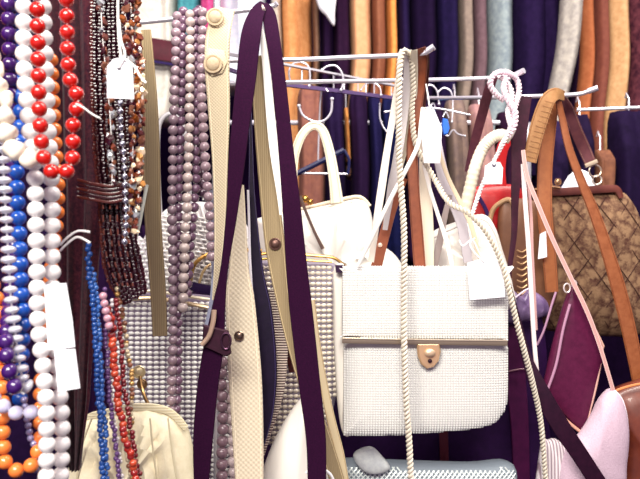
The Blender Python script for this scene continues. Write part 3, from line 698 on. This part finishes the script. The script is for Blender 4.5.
# ================================================================== straps
st1 = strap_thing('khaki woven strap hanging left of the mauve pearls', [(146, 30, 10), (148, 60, 12), (150, 100, 15), (151, 150, 18), (153, 220, 17), (158, 290, 16), (160, 336, 15)], .875, KHAKI, edge=mat('#c0a880', .8))
S2 = strap_thing('cream canvas strap with button tab over the top rail', [(226, 9, 18, .86), (219, 30, 24, .845), (217, 60, 25, .84), (219, 110, 22, .84), (220, 160, 16, .84), (220, 215, 12, .84), (218, 260, 8, .84), (214, 300, 4, .845)], .84, CREAMC, edge=mat('#efe2c6', .8), thick=.003)
prism([(206, 60), (205, 70), (212, 76), (222, 73), (227, 62), (224, 50), (208, 48)], .835, .002, bevel=.06).build('button_tab', mat('#cbb794', .8, kind='weave', hex2='#dccaa8', scale=300), S2)
stud(213, 64, .833, 7.2, mat('#b09a7c', .7, kind='cloth', hex2='#c4b092', scale=200), S2, 'button')
stud(215, 17, .84, 6.8, mat('#bda888', .7, kind='cloth', hex2='#cebc9c', scale=200), S2, 'button')
S2b = strap_thing('wide cream knitted strap with a brass snap, widening towards the bottom', [(241, 185, 6), (240, 220, 12), (239, 270, 20), (240, 300, 29), (245, 375, 33), (248, 440, 31), (250, 500, 27)], .855, KNIT, edge=mat('#f4e8d0', .8), thick=.004)
stud(239, 336, .85, 3.8, mat('#8a7466', .3, .9), S2b, 'snap')
# dark plum suede strap: left limb with buckle, right limb
PS = strap_thing('dark plum suede strap folded over the top rail, both ends hanging down', [(201, 500, 13, .80), (203, 440, 20, .80), (208, 385, 21, .80), (214, 345, 20, .80), (219, 305, 13, .80), (224, 270, 8, .80), (231, 220, 11, .80), (236, 170, 16, .80), (240, 130, 18, .80), (246, 80, 20, .805), (251, 35, 20, .82), (257, 13, 15, .845), (265, 4, 11, .865)], .80, SUEDE, thick=.003)
ribbon([(263, 5, 10, .868), (269, 16, 14, .85), (274, 45, 14, .83), (280, 90, 14, .82), (285, 140, 15, .815), (291, 200, 18, .81), (296, 260, 21, .81), (301, 310, 23, .81), (309, 380, 22, .81), (316, 440, 20, .81), (317, 500, 18, .81)], .81, .003).build('band', SUEDE, PS)
kp = prism([(203, 325), (228, 331), (231, 354), (226, 357), (202, 346)], .792, .006, bevel=.08).build('keeper_loop', mat('#260418', .6, kind='leather', hex2='#320a22', scale=100), PS, angle=30)
tube(w3([(214, 310), (213, 322), (209, 336), (202, 345)], .788), .0028, 8).build('buckle_bar', mat('#d0b098', .3, .5), PS)
ring(P(226, 341, .79), px(8, .79), .0012, kp, mat('#5a3a50', .3, .8), 'buckle', 0, .6)
tube(w3([(262, 6, .86), (264, 10, .85)], None, 2), .0022, 8).build('rivet', mat('#e0cfc4', .3, .5), PS)
S5 = strap_thing('khaki strap with a single dark rivet beside the plum suede strap', [(256, 56, 13), (259, 90, 14), (263, 130, 17), (268, 180, 19), (275, 245, 20), (283, 300, 14), (294, 350, 11), (306, 390, 11), (320, 425, 13), (334, 470, 15), (342, 500, 15)], .865, KHAKI, edge=mat('#d6c096', .7))
stud(275, 244, .862, 4.6, mat('#6a4c44', .4, .6), S5)
strap_thing('narrow white strap between the two dark plum limbs', [(258, 18, 4), (263, 40, 6), (267, 75, 8), (270, 110, 9), (274, 150, 9), (279, 190, 6), (281, 215, 3)], .84, mat('#f4efea', .4))
strap_thing('thin cream strap emerging right of the plum suede strap at the bottom', [(312, 300, 6), (317, 340, 6), (323, 380, 8), (331, 420, 9), (340, 455, 9), (347, 500, 10)], .89, mat('#e0cda6', .5), edge=mat('#b8986c', .6))
strap_thing('slim dark navy strap right of the cream knitted strap', [(250, 100, 3), (251, 150, 4), (252, 200, 7), (257, 270, 13), (263, 310, 18), (268, 365, 18), (268, 410, 12), (263, 445, 3)], .88, mat('#10031e', .5, kind='leather', hex2='#180828', scale=100), edge=mat('#3a2c60', .5))
strap_thing('thin white cord strap beside the slim navy strap', [(248, 190, 2.4), (249, 220, 2.4), (250, 260, 2.6), (253, 310, 2.4), (256, 360, 2)], .868, mat('#e8e4ec', .4))
strap_thing('grey satin strap behind the cream canvas strap', [(212, 190, 8), (213, 240, 9), (216, 270, 9), (213, 300, 7), (206, 330, 5)], .90, mat('#8a8ca8', .25, kind='cloth', hex2='#a8aec4', scale=50, bump=.1))
strap_thing('brown and cream striped knit strap between knitted strap and white vinyl bag', [(276, 290, 14), (278, 340, 20), (274, 390, 20), (266, 430, 12), (262, 455, 5)], .91, mat('#50303c', .8, kind='horiz', hex2='#d8c8b8', scale=300, bump=.8))
strap_thing('dark strap loop in front of the gold framed bead bag', [(246, 300, 8), (262, 298, 14), (276, 310, 14), (286, 340, 8), (292, 372, 6)], .94, mat('#3a1420', .4, kind='leather', hex2='#5a2418', scale=60))
tagp(tube(w3([(147, 185, .86), (143, 205, .855), (138, 230, .85), (132, 250, .85)], None), .0022, 8).build('cord', mat('#c9cdc0', .6)), 'short grey white cord crossing the khaki strap at its left', 'cord')

# cluster over the first arm
WST = mat('#dcd2c6', .4, kind='leather', scale=120, bump=.2)
strap_thing('white scalloped strap falling left from the first arm', [(403, 52, 6, .88), (399, 75, 6, .89), (394, 110, 7, .90), (388, 145, 7, .90), (382, 185, 8, .90), (376, 225, 7, .90), (371, 262, 6, .91)], .90, WST)
root = S.objects.get('bag_strap.010')
strap_thing('flat white strap right behind the long twisted chain', [(408, 50, 8, .89), (407, 80, 8, .91), (403, 120, 9, .92), (397, 160, 9, .92), (391, 190, 8, .925), (385, 230, 5, .94)], .92, mat('#c8c0c0', .35, kind='leather', scale=90, bump=.2))
strap_thing('pale beige strap in the middle of the cluster on the first arm', [(414, 50, 7, .88), (414, 80, 8, .915), (411, 120, 8, .93), (404, 150, 7, .94), (394, 190, 6, .95)], .93, mat('#d6cab4', .5, kind='leather', scale=90, bump=.2), edge=mat('#f5efe0', .6))
tagp(tube(w3([(423, 108, .885), (421, 125, .88), (418, 145, .878), (406, 170, .874), (390, 200, .874), (373, 235, .876), (358, 266, .885)], None), .0028, 8).build('cord', mat('#f4f0ea', .4)), 'smooth white cord curving down left to the top corner of the beaded bag', 'cord')
BS = strap_thing('brown leather strap with two rivets slanting down left', [(404, 178, 8), (397, 195, 9), (390, 215, 10), (383, 240, 11), (376, 268, 11)], .955, LEATH)
stud(386, 221, .952, 1.7, mat('#e8d4c0', .3, .4), BS); stud(380, 245, .952, 1.7, mat('#e8d4c0', .3, .4), BS)
strap_thing('plain brown leather strap hanging straight from the tip of the first arm', [(421, 48, 10, .882), (422, 62, 11, .90), (420, 85, 11, .92), (415, 120, 11, .925), (412, 150, 11, .93), (414, 190, 11, .93), (417, 230, 12, .93), (420, 270, 12, .93)], .92, LEATH, edge=mat('#5a2a1c', .5))
strap_thing('dark brown strap behind the tip of the first arm', [(427, 52, 4, .89), (427, 70, 5, .93), (424, 100, 5, .95), (420, 140, 4, .955)], .93, mat('#4a2420', .45))
strap_thing('wide cream strap right of the straight brown strap', [(424, 108, 8), (424, 150, 10), (425, 185, 12), (427, 225, 13), (428, 268, 12)], .965, mat('#e9dcc6', .45, kind='leather', scale=80, bump=.2))
strap_thing('grey taupe strap slanting down left towards the beaded bag', [(450, 195, 5), (445, 215, 6), (440, 240, 7), (434, 268, 7)], .975, mat('#8e7f7c', .5))
strap_thing('broad pearl white strap slanting right behind the tags', [(434, 118, 8), (437, 145, 10), (443, 175, 12), (453, 200, 12), (462, 225, 11), (468, 262, 9)], .985, mat('#b8b0b6', .3, kind='leather', scale=70, bump=.2))
strap_thing('narrow beige edged strap reaching the glossy white bag', [(438, 148, 4), (447, 175, 4), (460, 202, 4.5), (471, 225, 5), (478, 252, 4), (484, 272, 3)], .955, mat('#cbb89c', .4))
strap_thing('thin white strap crossing left of the glossy white bag', [(424, 165, 4), (430, 190, 4), (438, 215, 4), (446, 240, 4.5), (452, 266, 4)], .945, mat('#f1ebe4', .4))
for (a, b, lbx) in (((459, 243), (464, 246), 'left'), ((468, 243), (472, 240), 'right')):
    pass
# padded ivory handle
ph = thing('padded_handle', 'gathered padded ivory handle arching down left from the second arm', 'handle', P(465, 212, 1.03))
q = w3([(510, 138, 1.01), (500, 135, 1.01), (490, 140, 1.015), (482, 150, 1.02), (475, 168, 1.02), (470, 188, 1.025), (464, 212, 1.03)], None, 12)
rad = [.0088*(1+.05*math.sin(i*2.0)) for i in range(len(q))]
tube(q, rad, 14).build('padding', IVORY, ph)
tube([q[0], Vector(q[0])+Vector((.006, .0, .012)), P(512, 118, 1.01)], .003, 8).build('loop', mat('#efe4dc', .5), ph)
# twisted pale pink cord
PCM = mat('#ecd6e0', .55)
pc = thing('twisted_cord', 'pale pink twisted cord looped and knotted over the tip of the second arm', 'cord', P(472, 214, .99))
rope([(503, 100, 1.0), (494, 92, .99), (490, 83, .985), (494, 75, .985), (502, 72, .99), (510, 74, 1.0), (517, 80, 1.01), (519, 92, 1.01), (516, 104, 1.0), (512, 118, .99), (510, 133, .985)], None, 3.2, 7, 2).build('loop', PCM, pc)
rope([(507, 78, .99), (504, 88, .985), (508, 100, .98), (515, 112, .978), (514, 126, .978), (508, 136, .978)], None, 3.4, 8, 2).build('loop', PCM, pc)
rope([(500, 76, 1.0), (509, 86, 1.0), (512, 98, .995), (508, 112, .985), (511, 126, .975)], None, 3, 7, 2).build('loop', mat('#f4e6ea', .5), pc)
rope([(510, 128, .975), (504, 142, .975), (496, 157, .98), (488, 172, .985), (481, 188, .99), (476, 202, .99), (472, 215, .99)], None, 2.4, 7, 2).build('tail', mat('#f6f0f0', .5), pc)

# straps over the third arm
strap_thing('dark brown strap draped over the second arm left of the pink cord', [(494, 76, 8, 1.01), (489, 90, 10, 1.02), (482, 115, 10, 1.05), (474, 145, 9, 1.07), (468, 172, 7, 1.08)], 1.05, mat('#4a2230', .5, kind='leather', hex2='#5a2e38', scale=70))
DS = strap_thing('long dark maroon strap narrowing beside the tan leather bag', [(522, 96, 20), (519, 130, 17), (517, 165, 12), (515, 200, 8), (514, 235, 6), (510, 265, 5), (509, 284, 4)], 1.03, DARKL)
strap_thing('dark plum strap running diagonally to the bottom right corner', [(509, 284, 4, .99), (518, 320, 6, .97), (526, 355, 10, .95), (540, 390, 17, .93), (560, 425, 18, .92), (580, 455, 17, .915), (604, 492, 17, .91)], .93, mat('#1c0218', .7, kind='leather', hex2='#26061e', scale=100, bump=.2))
T1 = strap_thing('tan stitched strap folded over the third arm', [(564, 96, 10, 1.05), (556, 94, 13, 1.035), (548, 100, 15, 1.03), (541, 117, 16, 1.03), (535, 138, 15, 1.03), (530, 162, 13, 1.03)], 1.03, TAN, edge=mat('#7c4c28', .6), thick=.003)
mbx = MB()
for k in range(12):
    t = k/11; x = 550-t*19; y = 102+t*55
    tube([P(x-5.5, y-1.5, 1.026), P(x+5.5, y+1.5, 1.026)], .0004, 5, mb=mbx)
mbx.build('cross_stitching', mat('#8a5a34', .7), T1)
strap_thing('broad rust leather strap hanging straight below the tan one', [(553, 100, 12, 1.08), (549, 130, 14, 1.09), (545, 170, 15, 1.09), (545, 215, 15, 1.085), (549, 255, 14, 1.085), (552, 292, 13, 1.085)], 1.09, ORANGEL, edge=mat('#6a3420', .5))
BK = strap_thing('dark brown buckled strap reaching the frame of the tapestry bag', [(559, 97, 12, 1.06), (567, 108, 13, 1.10), (576, 130, 13, 1.12), (584, 148, 13, 1.135), (590, 162, 12, 1.14)], 1.12, mat('#5a3038', .5, kind='leather', hex2='#6c3c40', scale=60), edge=mat('#a07c6c', .5))
ribbon([(585, 166, 4, 1.13), (597, 161, 4, 1.13)], 1.13, .004).build('buckle', mat('#d8c4a8', .3, .6), BK)
ring(P(595, 171, 1.135), px(6, 1.135), .0015, BK, mat('#b8a494', .3, .7), 'ring'); ring(P(597, 180, 1.14), px(4.5, 1.14), .0015, BK, mat('#d8ccc0', .3, .6), 'ring')
strap_thing('long orange brown leather strap crossing the tapestry bag to the right edge', [(557, 96, 6, 1.045), (562, 118, 7, 1.05), (569, 148, 8, 1.05), (580, 178, 9, 1.05), (594, 212, 11, 1.05), (607, 250, 13, 1.05), (619, 290, 15, 1.05), (630, 335, 15, 1.05), (640, 385, 14, 1.05)], 1.05, mat('#7e4220', .45, kind='leather', hex2='#925430', scale=80, bump=.25), edge=mat('#6e3618', .5))
strap_thing('pale pink narrow strap slanting from the tan strap to the fuzzy pink bag', [(523, 150, 4), (527, 176, 4.5), (537, 202, 4.5), (553, 240, 4.5), (570, 276, 4.5), (588, 314, 4.5), (601, 350, 4), (613, 390, 4)], .955, mat('#c79a94', .4), edge=mat('#ecd0ca', .5))
strap_thing('glossy pink white strap hanging straight, left one of a close pair', [(523, 164, 4.5), (525, 200, 4.5), (528, 240, 4.5), (531, 290, 4.5), (534, 340, 4.5), (538, 384, 4)], .965, mat('#f0dedd', .3))
strap_thing('thin pinkish strap hanging straight, right one of a close pair', [(528, 180, 3), (531, 215, 3), (532, 250, 3), (534, 290, 3), (536, 330, 3)], .985, mat('#d4a8a4', .35))
ring(P(567, 288, .96), px(4.5, .96), .0011, mc, mat('#f0e2e0', .25, .5), 'ring', 0, .7); ring(P(574, 284, .965), px(3.5, .965), .001, mc, mat('#f0e2e0', .25, .5), 'ring', 0, .7)

# ================================================================== tags
def price_tag(label, pts, Y, hole, string, name='price_tag', cat='tag', m=PAPER, group=None):
    n = len(pts); lo = max(pts, key=lambda p: p[1]); root = thing(name, label, cat, P(lo[0], lo[1], Y), group)
    prism(pts, Y, .0008, bevel=.0).build('card', m, root, smooth=False)
    if hole: stud(hole[0], hole[1], Y-.0002, 1.6, mat('#5a5468', .6), root, 'eyelet')
    if string:
        for s_ in string: tube(w3(s_, Y-.001), .0011, 6).build('string', STRING, root)
price_tag('white price tag with clipped corners on the gold chip strands', [(107, 66), (113, 59), (124, 57), (132, 64), (134, 99), (107, 98)], .60, (119, 68), [[(119, 68), (121, 58), (119, 40), (118, 18), (118, -30)], [(119, 67), (125, 55), (121, 40), (119, 20)], [(122, 57), (134, 66), (140, 76), (146, 83)]], group=None)
price_tag('upper long white paper slip beside the white beads', [(44, 285), (66, 283), (72, 318), (75, 347), (48, 350)], .56, None, None, 'paper_slip', 'paper')
price_tag('lower white paper slip overlapping the white beads', [(54, 350), (75, 349), (80, 388), (58, 392)], .555, None, None, 'paper_slip', 'paper')
price_tag('white tag hanging in front of the red bag', [(485, 166), (491, 162), (500, 162), (503, 168), (502, 184), (484, 184)], .965, (494, 165), [[(494, 165), (497, 155), (500, 145), (504, 138)]])
price_tag('white tag lying on the upper right corner of the beaded bag', [(467, 263), (484, 258), (503, 262), (505, 297), (470, 300)], .872, None, [[(484, 262), (478, 250), (472, 240), (463, 246), (459, 240)], [(484, 262), (474, 252), (470, 244), (475, 238)]])
price_tag('long narrow white tag beside the brown straps', [(421, 110), (434, 109), (442, 128), (440, 163), (424, 163), (422, 140)], .90, None, [[(430, 110), (428, 96), (426, 84)]])
price_tag('tiny white slip in front of the rust leather strap', [(540, 234), (546, 231), (547, 257), (538, 259)], 1.07, None, None, 'paper_slip', 'paper')

# ================================================================== necklaces
vs = thing('velvet_scarf', 'dark plum velvet scarf hanging behind the left hand necklaces', 'scarf', P(75, 470, .74))
mbx = MB(); v = []; f = []; n = 60; rows = 30
for j in range(rows+1):
    t = j/rows; y = -60+t*530
    xl = 44+4*math.sin(t*3)+(10 if y < 160 else 16)*t; xr = 103+3*math.sin(t*5)-max(0, (y-180))*.045
    if y > 400: xl += (y-400)*.15; xr -= (y-400)*.1
    for k in range(n):
        a = 2*math.pi*k/n; u = math.cos(a); c = P((xl+xr)/2+u*(xr-xl)/2, y, .74)
        c.y += math.sin(a)*.004+.004*math.sin(u*9+t*2)+.002*math.sin(u*17-t*3); v.append(c)
for j in range(rows):
    for k in range(n): a = j*n+k; b = j*n+(k+1) % n; f.append((a, a+n, b+n, b))
f.append(tuple(range(n))); f.append(tuple(rows*n+k for k in range(n))[::-1])
mbx.add(v, f).build('cloth', mat('#22061a', .85, kind='cloth', hex2='#4a1c26', scale=260, bump=.6, sheen=.15), vs, angle=80)
tube([P(50, -52, .74), P(100, -52, .74)], .003, 8).build('hanging_rod', CHROME, vs)
RED = mat('#bc1c14', .14, coat=.6); WHB = mat('#e9e4e4', .25, coat=.4); BLU = mat('#1c55b8', .2, coat=.5); ORG = mat('#f0803a', .25, coat=.4)
PUR = mat('#3c1660', .22, coat=.6); PRL = mat('#efe3d2', .22, coat=.5); MAU = mat('#66485a', .25, coat=.6); MAU2 = mat('#866a76', .28, coat=.5); LAV = mat('#c6c2dc', .2, coat=.4)
GLS = mat('#dedcea', .06, coat=.8, trans=.35)
necklace('string of glossy red beads, its loop hanging in front of the white ones', [(36, -40, .555), (37, 3, .555), (38, 50, .555), (39, 100, .555), (41, 135, .555), (43, 155, .553), (48, 168, .552), (58, 175, .552), (68, 170, .555), (73, 156, .56), (73, 128, .56), (76, 112, .56), (78, 98, .56), (71, 83, .563), (68, 60, .565), (67, 20, .565), (65, -40, .565)], None, 7.7, RED, sp=2.15)
tagp(tube(w3([(76, 104, .545), (84, 108, .54), (92, 114, .54), (100, 118, .54)], None), .0006, 6).build('thread', STRING), 'thin loose white thread sticking out of the red bead string', 'thread')
necklace('left run of round white beads reaching the bottom edge', [(24, -40, .58), (24, 5, .58), (24, 60, .58), (27, 100, .58), (31, 140, .58), (35, 175, .58), (36, 220, .58), (37, 270, .58), (38, 320, .58), (43, 365, .578), (46, 400, .575), (47, 440, .575), (46, 500, .575)], None, 8.4, WHB, sp=1.86)
necklace('right run of white beads behind the red and orange ones', [(41, -40, .60), (44, 30, .60), (46, 80, .60), (48, 130, .60), (50, 160, .60), (52, 200, .60), (52, 250, .60), (53, 300, .60), (56, 350, .60), (60, 400, .60), (62, 430, .60), (60, 500, .60)], None, 8.4, WHB, sp=1.86)
necklace('string of cobalt blue beads beside the white ones', [(20, -40, .615), (20, 60, .615), (21, 130, .612), (17, 165, .61), (17, 190, .61), (19, 230, .61), (21, 280, .61), (23, 320, .612), (22, 350, .615), (20, 400, .62)], None, 7.8, BLU, sp=1.95)
necklace('string of bright orange beads looping at the bottom left', [(51, 60, .635), (53, 95, .635), (55, 140, .635), (58, 180, .635), (57, 220, .635), (51, 270, .635), (46, 340, .63), (41, 380, .625), (40, 410, .618), (40, 440, .61), (36, 457, .60), (28, 468, .595), (14, 470, .592), (5, 462, .59), (3, 440, .59), (2, 400, .59), (0, 350, .592), (-3, 300, .60), (-12, 240, .61), (-24, -40, .62)], None, 7, ORG, sp=1.98)
necklace('string of dark purple beads at the far left', [(6, -40, .60), (8, 0, .60), (9, 30, .60), (10, 70, .605), (12, 130, .62), (14, 180, .64), (14, 240, .64), (11, 285, .62), (8, 320, .585), (6, 345, .56), (9, 368, .556), (15, 387, .556), (24, 394, .56)], None, 7.6, PUR, sp=1.95)
necklace('string of large irregular cream pearls at the left edge', [(-12, 40, .57), (-4, 70, .565), (3, 92, .56), (6, 112, .558), (8, 135, .556), (18, 155, .556), (30, 158, .56), (40, 150, .562)], None, 9, PRL, shape='baroque', sp=1.9, jit=.12, rj=.15)
necklace('string of clear lavender glass discs left of the blue beads', [(2, 130, .57), (3, 160, .57), (5, 200, .57), (8, 250, .57), (11, 300, .57), (15, 330, .572), (19, 360, .572), (24, 383, .572), (31, 388, .575)], None, 7.4, GLS, shape='disc', sp=1.35, jit=.05, rj=.08)
necklace('short swag of pale lavender beads near the bottom left', [(-6, 398, .585), (3, 406, .58), (16, 413, .578), (32, 412, .578), (40, 410, .58)], None, 7.2, LAV, sp=2.1)
necklace('strand of small grey crystal beads behind the bottom white beads', [(24, 400, .605), (30, 436, .605), (34, 445, .605), (36, 470, .605)], None, 3.6, mat('#8e88b0', .1, .3, coat=.5), sp=1.8, shape='small')
# brown seed-bead bundle: one many-stranded necklace
bn = thing('seed_bead_necklace', 'many stranded brown seed bead necklace ending in a thick rounded loop', 'necklace', P(125, 304, .70))
SB = [mat('#2c0c18', .2, coat=.5), mat('#3c121c', .2, coat=.5), mat('#5a2420', .18, coat=.5), mat('#6a3c34', .2, coat=.5)]
for k in range(22):
    u = k/21; mb = MB(); dz = .004*math.sin(k*2.1)
    q = w3([(92+u*30, -45), (92+u*34, 60), (94+u*36, 140), (98+u*34, 190), (101+u*33, 230), (104+u*36, 262), (112+u*33, 288), (126+u*16, 304-u*10)], .69+dz+.012*abs(u-.5), 10)
    L_ = 0; last = Vector(q[0]); step = px(3.5, .69); acc = 0
    for i in range(1, len(q)):
        a, b = Vector(q[i-1]), Vector(q[i]); d = (b-a).length
        while acc < d:
            c = a.lerp(b, acc/d); sphere(c+Vector([random.uniform(-1, 1)*.0007 for _ in range(3)]), px(2.5, .69), 6, 4, mb=mb); acc += step
        acc -= d
    mb.build('strand', SB[0] if k % 3 else (SB[1] if k % 2 else SB[2]), bn)
for k in range(5):
    mb = MB(); q = w3([(78, 180+k*4.2), (95, 184+k*4), (112, 186+k*4), (128, 182+k*4)], .668, 8); 
    for c in q:
        for _ in range(1): sphere(c, px(1.9, .67), 6, 4, mb=mb)
    mb.build('wrap', SB[1] if k % 2 else SB[2], bn)
# thin lighter strands, slender highlights on the bundle put into bead colour
for k in range(4):
    mb = MB(); q = w3([(103+k*7, 205), (104+k*7, 235), (108+k*7, 262), (118+k*5, 286)], .672, 5)
    for i in range(0, len(q)-1, 2): tube([q[i], q[i+1]], px(.9, .67), 6, mb=mb)
    mb.build('highlight_strand', SB[3], bn)
# chip strands
CH = [mat('#9a5426', .15, .3, coat=.6), mat('#c88c50', .15, .2, coat=.6), mat('#7a3a24', .2, coat=.5), mat('#f0d8b4', .12, .1, coat=.6), mat('#94604a', .2, .2), mat('#c8ccd0', .12, .5)]
for i, (xs, Y, lbx) in enumerate((((126, 128, 131, 133), .655, 'leftmost strand of gold and amber stone chips beside the white price tag'), ((133, 134, 138, 141), .66, 'middle strand of gold and amber stone chips beside the white price tag'), ((139, 140, 143, 139), .665, 'rightmost strand of gold and amber stone chips beside the khaki strap'))):
    necklace(lbx, [(xs[0]-4, -40), (xs[1]-2, 30), (xs[2], 90), (xs[3], 150), (xs[3]-3, 200), (xs[3]-8, 246-i*10)], Y, 4, CH[0], shape='chip', sp=1.2, jit=.5, rj=.35, mats=CH+[CH[2], SB[1], SB[2], CH[4]], name='chip_necklace', part='chip', group=None)
necklace('strand of dark chips with glints just left of the price tag', [(100, -40), (102, 30), (108, 90), (112, 150), (112, 185)], .655, 4, CH[4], shape='chip', sp=1.3, jit=.7, rj=.4, mats=[CH[2], CH[4], SB[1], SB[3], CH[5]], name='chip_necklace', part='chip')
necklace('strand of silver beads over the brown seed beads', [(120, 95, .65), (121, 130, .65), (124, 160, .65), (125, 190, .65), (126, 220, .65), (124, 245, .65)], None, 3.4, mat('#a8a8b8', .12, .8), shape='small', sp=2.4)
# small coloured strands lower left
BL2 = mat('#23509c', .2, coat=.4)
necklace('strand of small cobalt blue seed beads running to the bottom edge', [(89, 245), (89, 270), (93, 300), (95, 330), (97, 380), (101, 430), (104, 500)], .66, 3.1, BL2, shape='small', sp=1.5, jit=.35)
necklace('second blue seed bead strand twisted beside the first one', [(92, 270), (97, 300), (99, 330), (101, 380), (105, 430), (108, 500)], .664, 2.9, mat('#3a68b4', .2, coat=.4), shape='small', sp=1.6, jit=.4)
CORAL = [mat('#a42a1c', .25, coat=.4), mat('#8e2020', .25, coat=.4), mat('#b84428', .25, coat=.4)]
necklace('strand of small red coral beads running to the bottom edge', [(108, 310), (112, 330), (115, 370), (120, 410), (126, 440), (134, 470), (140, 500)], .665, 4, CORAL[0], shape='small', sp=1.25, jit=.35, mats=CORAL)
necklace('strand of tiny violet beads between the blue and red strands', [(104, 290), (106, 330), (108, 370), (111, 410), (116, 450), (122, 500)], .675, 2.6, mat('#6c4a80', .25, coat=.4), shape='small', sp=1.7, jit=.4)
necklace('strand of tiny white beads left of the red coral strand', [(112, 300), (108, 340), (110, 380), (114, 420), (119, 460), (124, 500)], .68, 2.4, mat('#cfc6ca', .2, coat=.4), shape='small', sp=2, jit=.5)
necklace('strand of tiny dark red beads right of the coral strand', [(116, 300), (120, 330), (123, 370), (126, 400), (131, 430), (138, 470), (144, 500)], .674, 2.8, mat('#6e1a20', .2, coat=.4), shape='small', sp=1.7, jit=.4)
necklace('strand of tiny gold beads right of the red coral strand', [(118, 290), (125, 330), (130, 370), (131, 410), (129, 450), (133, 500)], .69, 2.8, mat('#b89058', .2, .4, coat=.4), shape='small', sp=1.7, jit=.5, mats=[mat('#b89058', .2, .4), mat('#d2c0a0', .2, .2), mat('#80503c', .25)])
necklace('strand of pink pearls at the head of the red coral strand', [(103, 296), (106, 312), (109, 326)], .655, 4, mat('#c090a0', .25, coat=.4), sp=1.9, shape='round')
for yy, lbx in ((237, 'upper one of two loose white string ends by the brown seed beads'), (243, 'lower one of two loose white string ends by the brown seed beads')):
    tagp(tube(w3([(60, yy+8), (68, yy-2+2), (78, yy-6), (90, yy-5+(yy-237)*.8)], .62), .0011, 6).build('thread', STRING), lbx, 'thread')
# mauve pearls over the top rail
ML = 'mauve pearl strands on the top rail'
MA, MB_, MC = mat('#9a828c', .22, coat=.7), mat('#bcaaa6', .22, coat=.7), mat('#72546a', .22, coat=.7)
necklace('mauve pearl strand, first from the left, reaching the bottom edge', [(177, 16, .885), (176, 40, .875), (175, 80, .87), (173, 140, .868), (172, 200, .866), (173, 260, .866), (173, 320, .866), (172, 380, .866), (170, 440, .866), (168, 500, .866)], None, 4.9, MA, sp=2.0, jit=.06, rj=.06, group=ML)
necklace('darker pearl strand just right of the leftmost one on the rail', [(184, 12, .89), (183, 40, .88), (182, 90, .874), (180, 150, .872), (179, 220, .872), (179, 290, .872), (178, 330, .872), (177, 400, .872), (174, 460, .872), (172, 500, .872)], None, 4.7, MC, sp=2.0, jit=.12, rj=.06, group=ML)
necklace('pale pearl strand in the middle of those on the rail', [(190, 14, .882), (190, 40, .872), (190, 80, .864), (189, 140, .862), (187, 200, .862), (184, 260, .862), (183, 300, .864), (182, 316, .868)], None, 4.9, MB_, sp=2.0, jit=.08, rj=.08, group=ML)
necklace('dark mauve strand between the pale one and the cream canvas strap', [(196, 12, .888), (196, 50, .88), (196, 90, .874), (196, 140, .872), (195, 200, .872), (190, 250, .872), (188, 296, .872)], None, 4.7, MC, sp=2.0, jit=.12, rj=.06, group=ML)
necklace('mauve strand bending right behind the cream canvas strap', [(203, 12, .882), (202, 50, .874), (202, 100, .87), (204, 140, .868), (207, 180, .866), (210, 220, .866), (212, 262, .866)], None, 4.9, MA, sp=2.0, jit=.08, rj=.06, group=ML)
necklace('dusky strand hidden deepest among the pearls on the rail', [(199, 10, .897), (199, 60, .888), (200, 110, .884), (201, 160, .884), (203, 200, .884)], None, 4.6, mat('#543a4c', .22, coat=.7), sp=2.0, jit=.12, group=ML)
necklace('rows of mauve pearls low between plum strap and knitted strap', [(223, 350), (221, 385), (223, 420), (222, 455), (222, 500)], .90, 6, MAU2, sp=1.9, jit=.1)
necklace('second row of pale pearls low beside the knitted strap', [(232, 355), (231, 390), (232, 430), (233, 465), (232, 500)], .905, 5.6, mat('#cbb8bc', .28, coat=.5), sp=1.9, jit=.1)
fixnest()
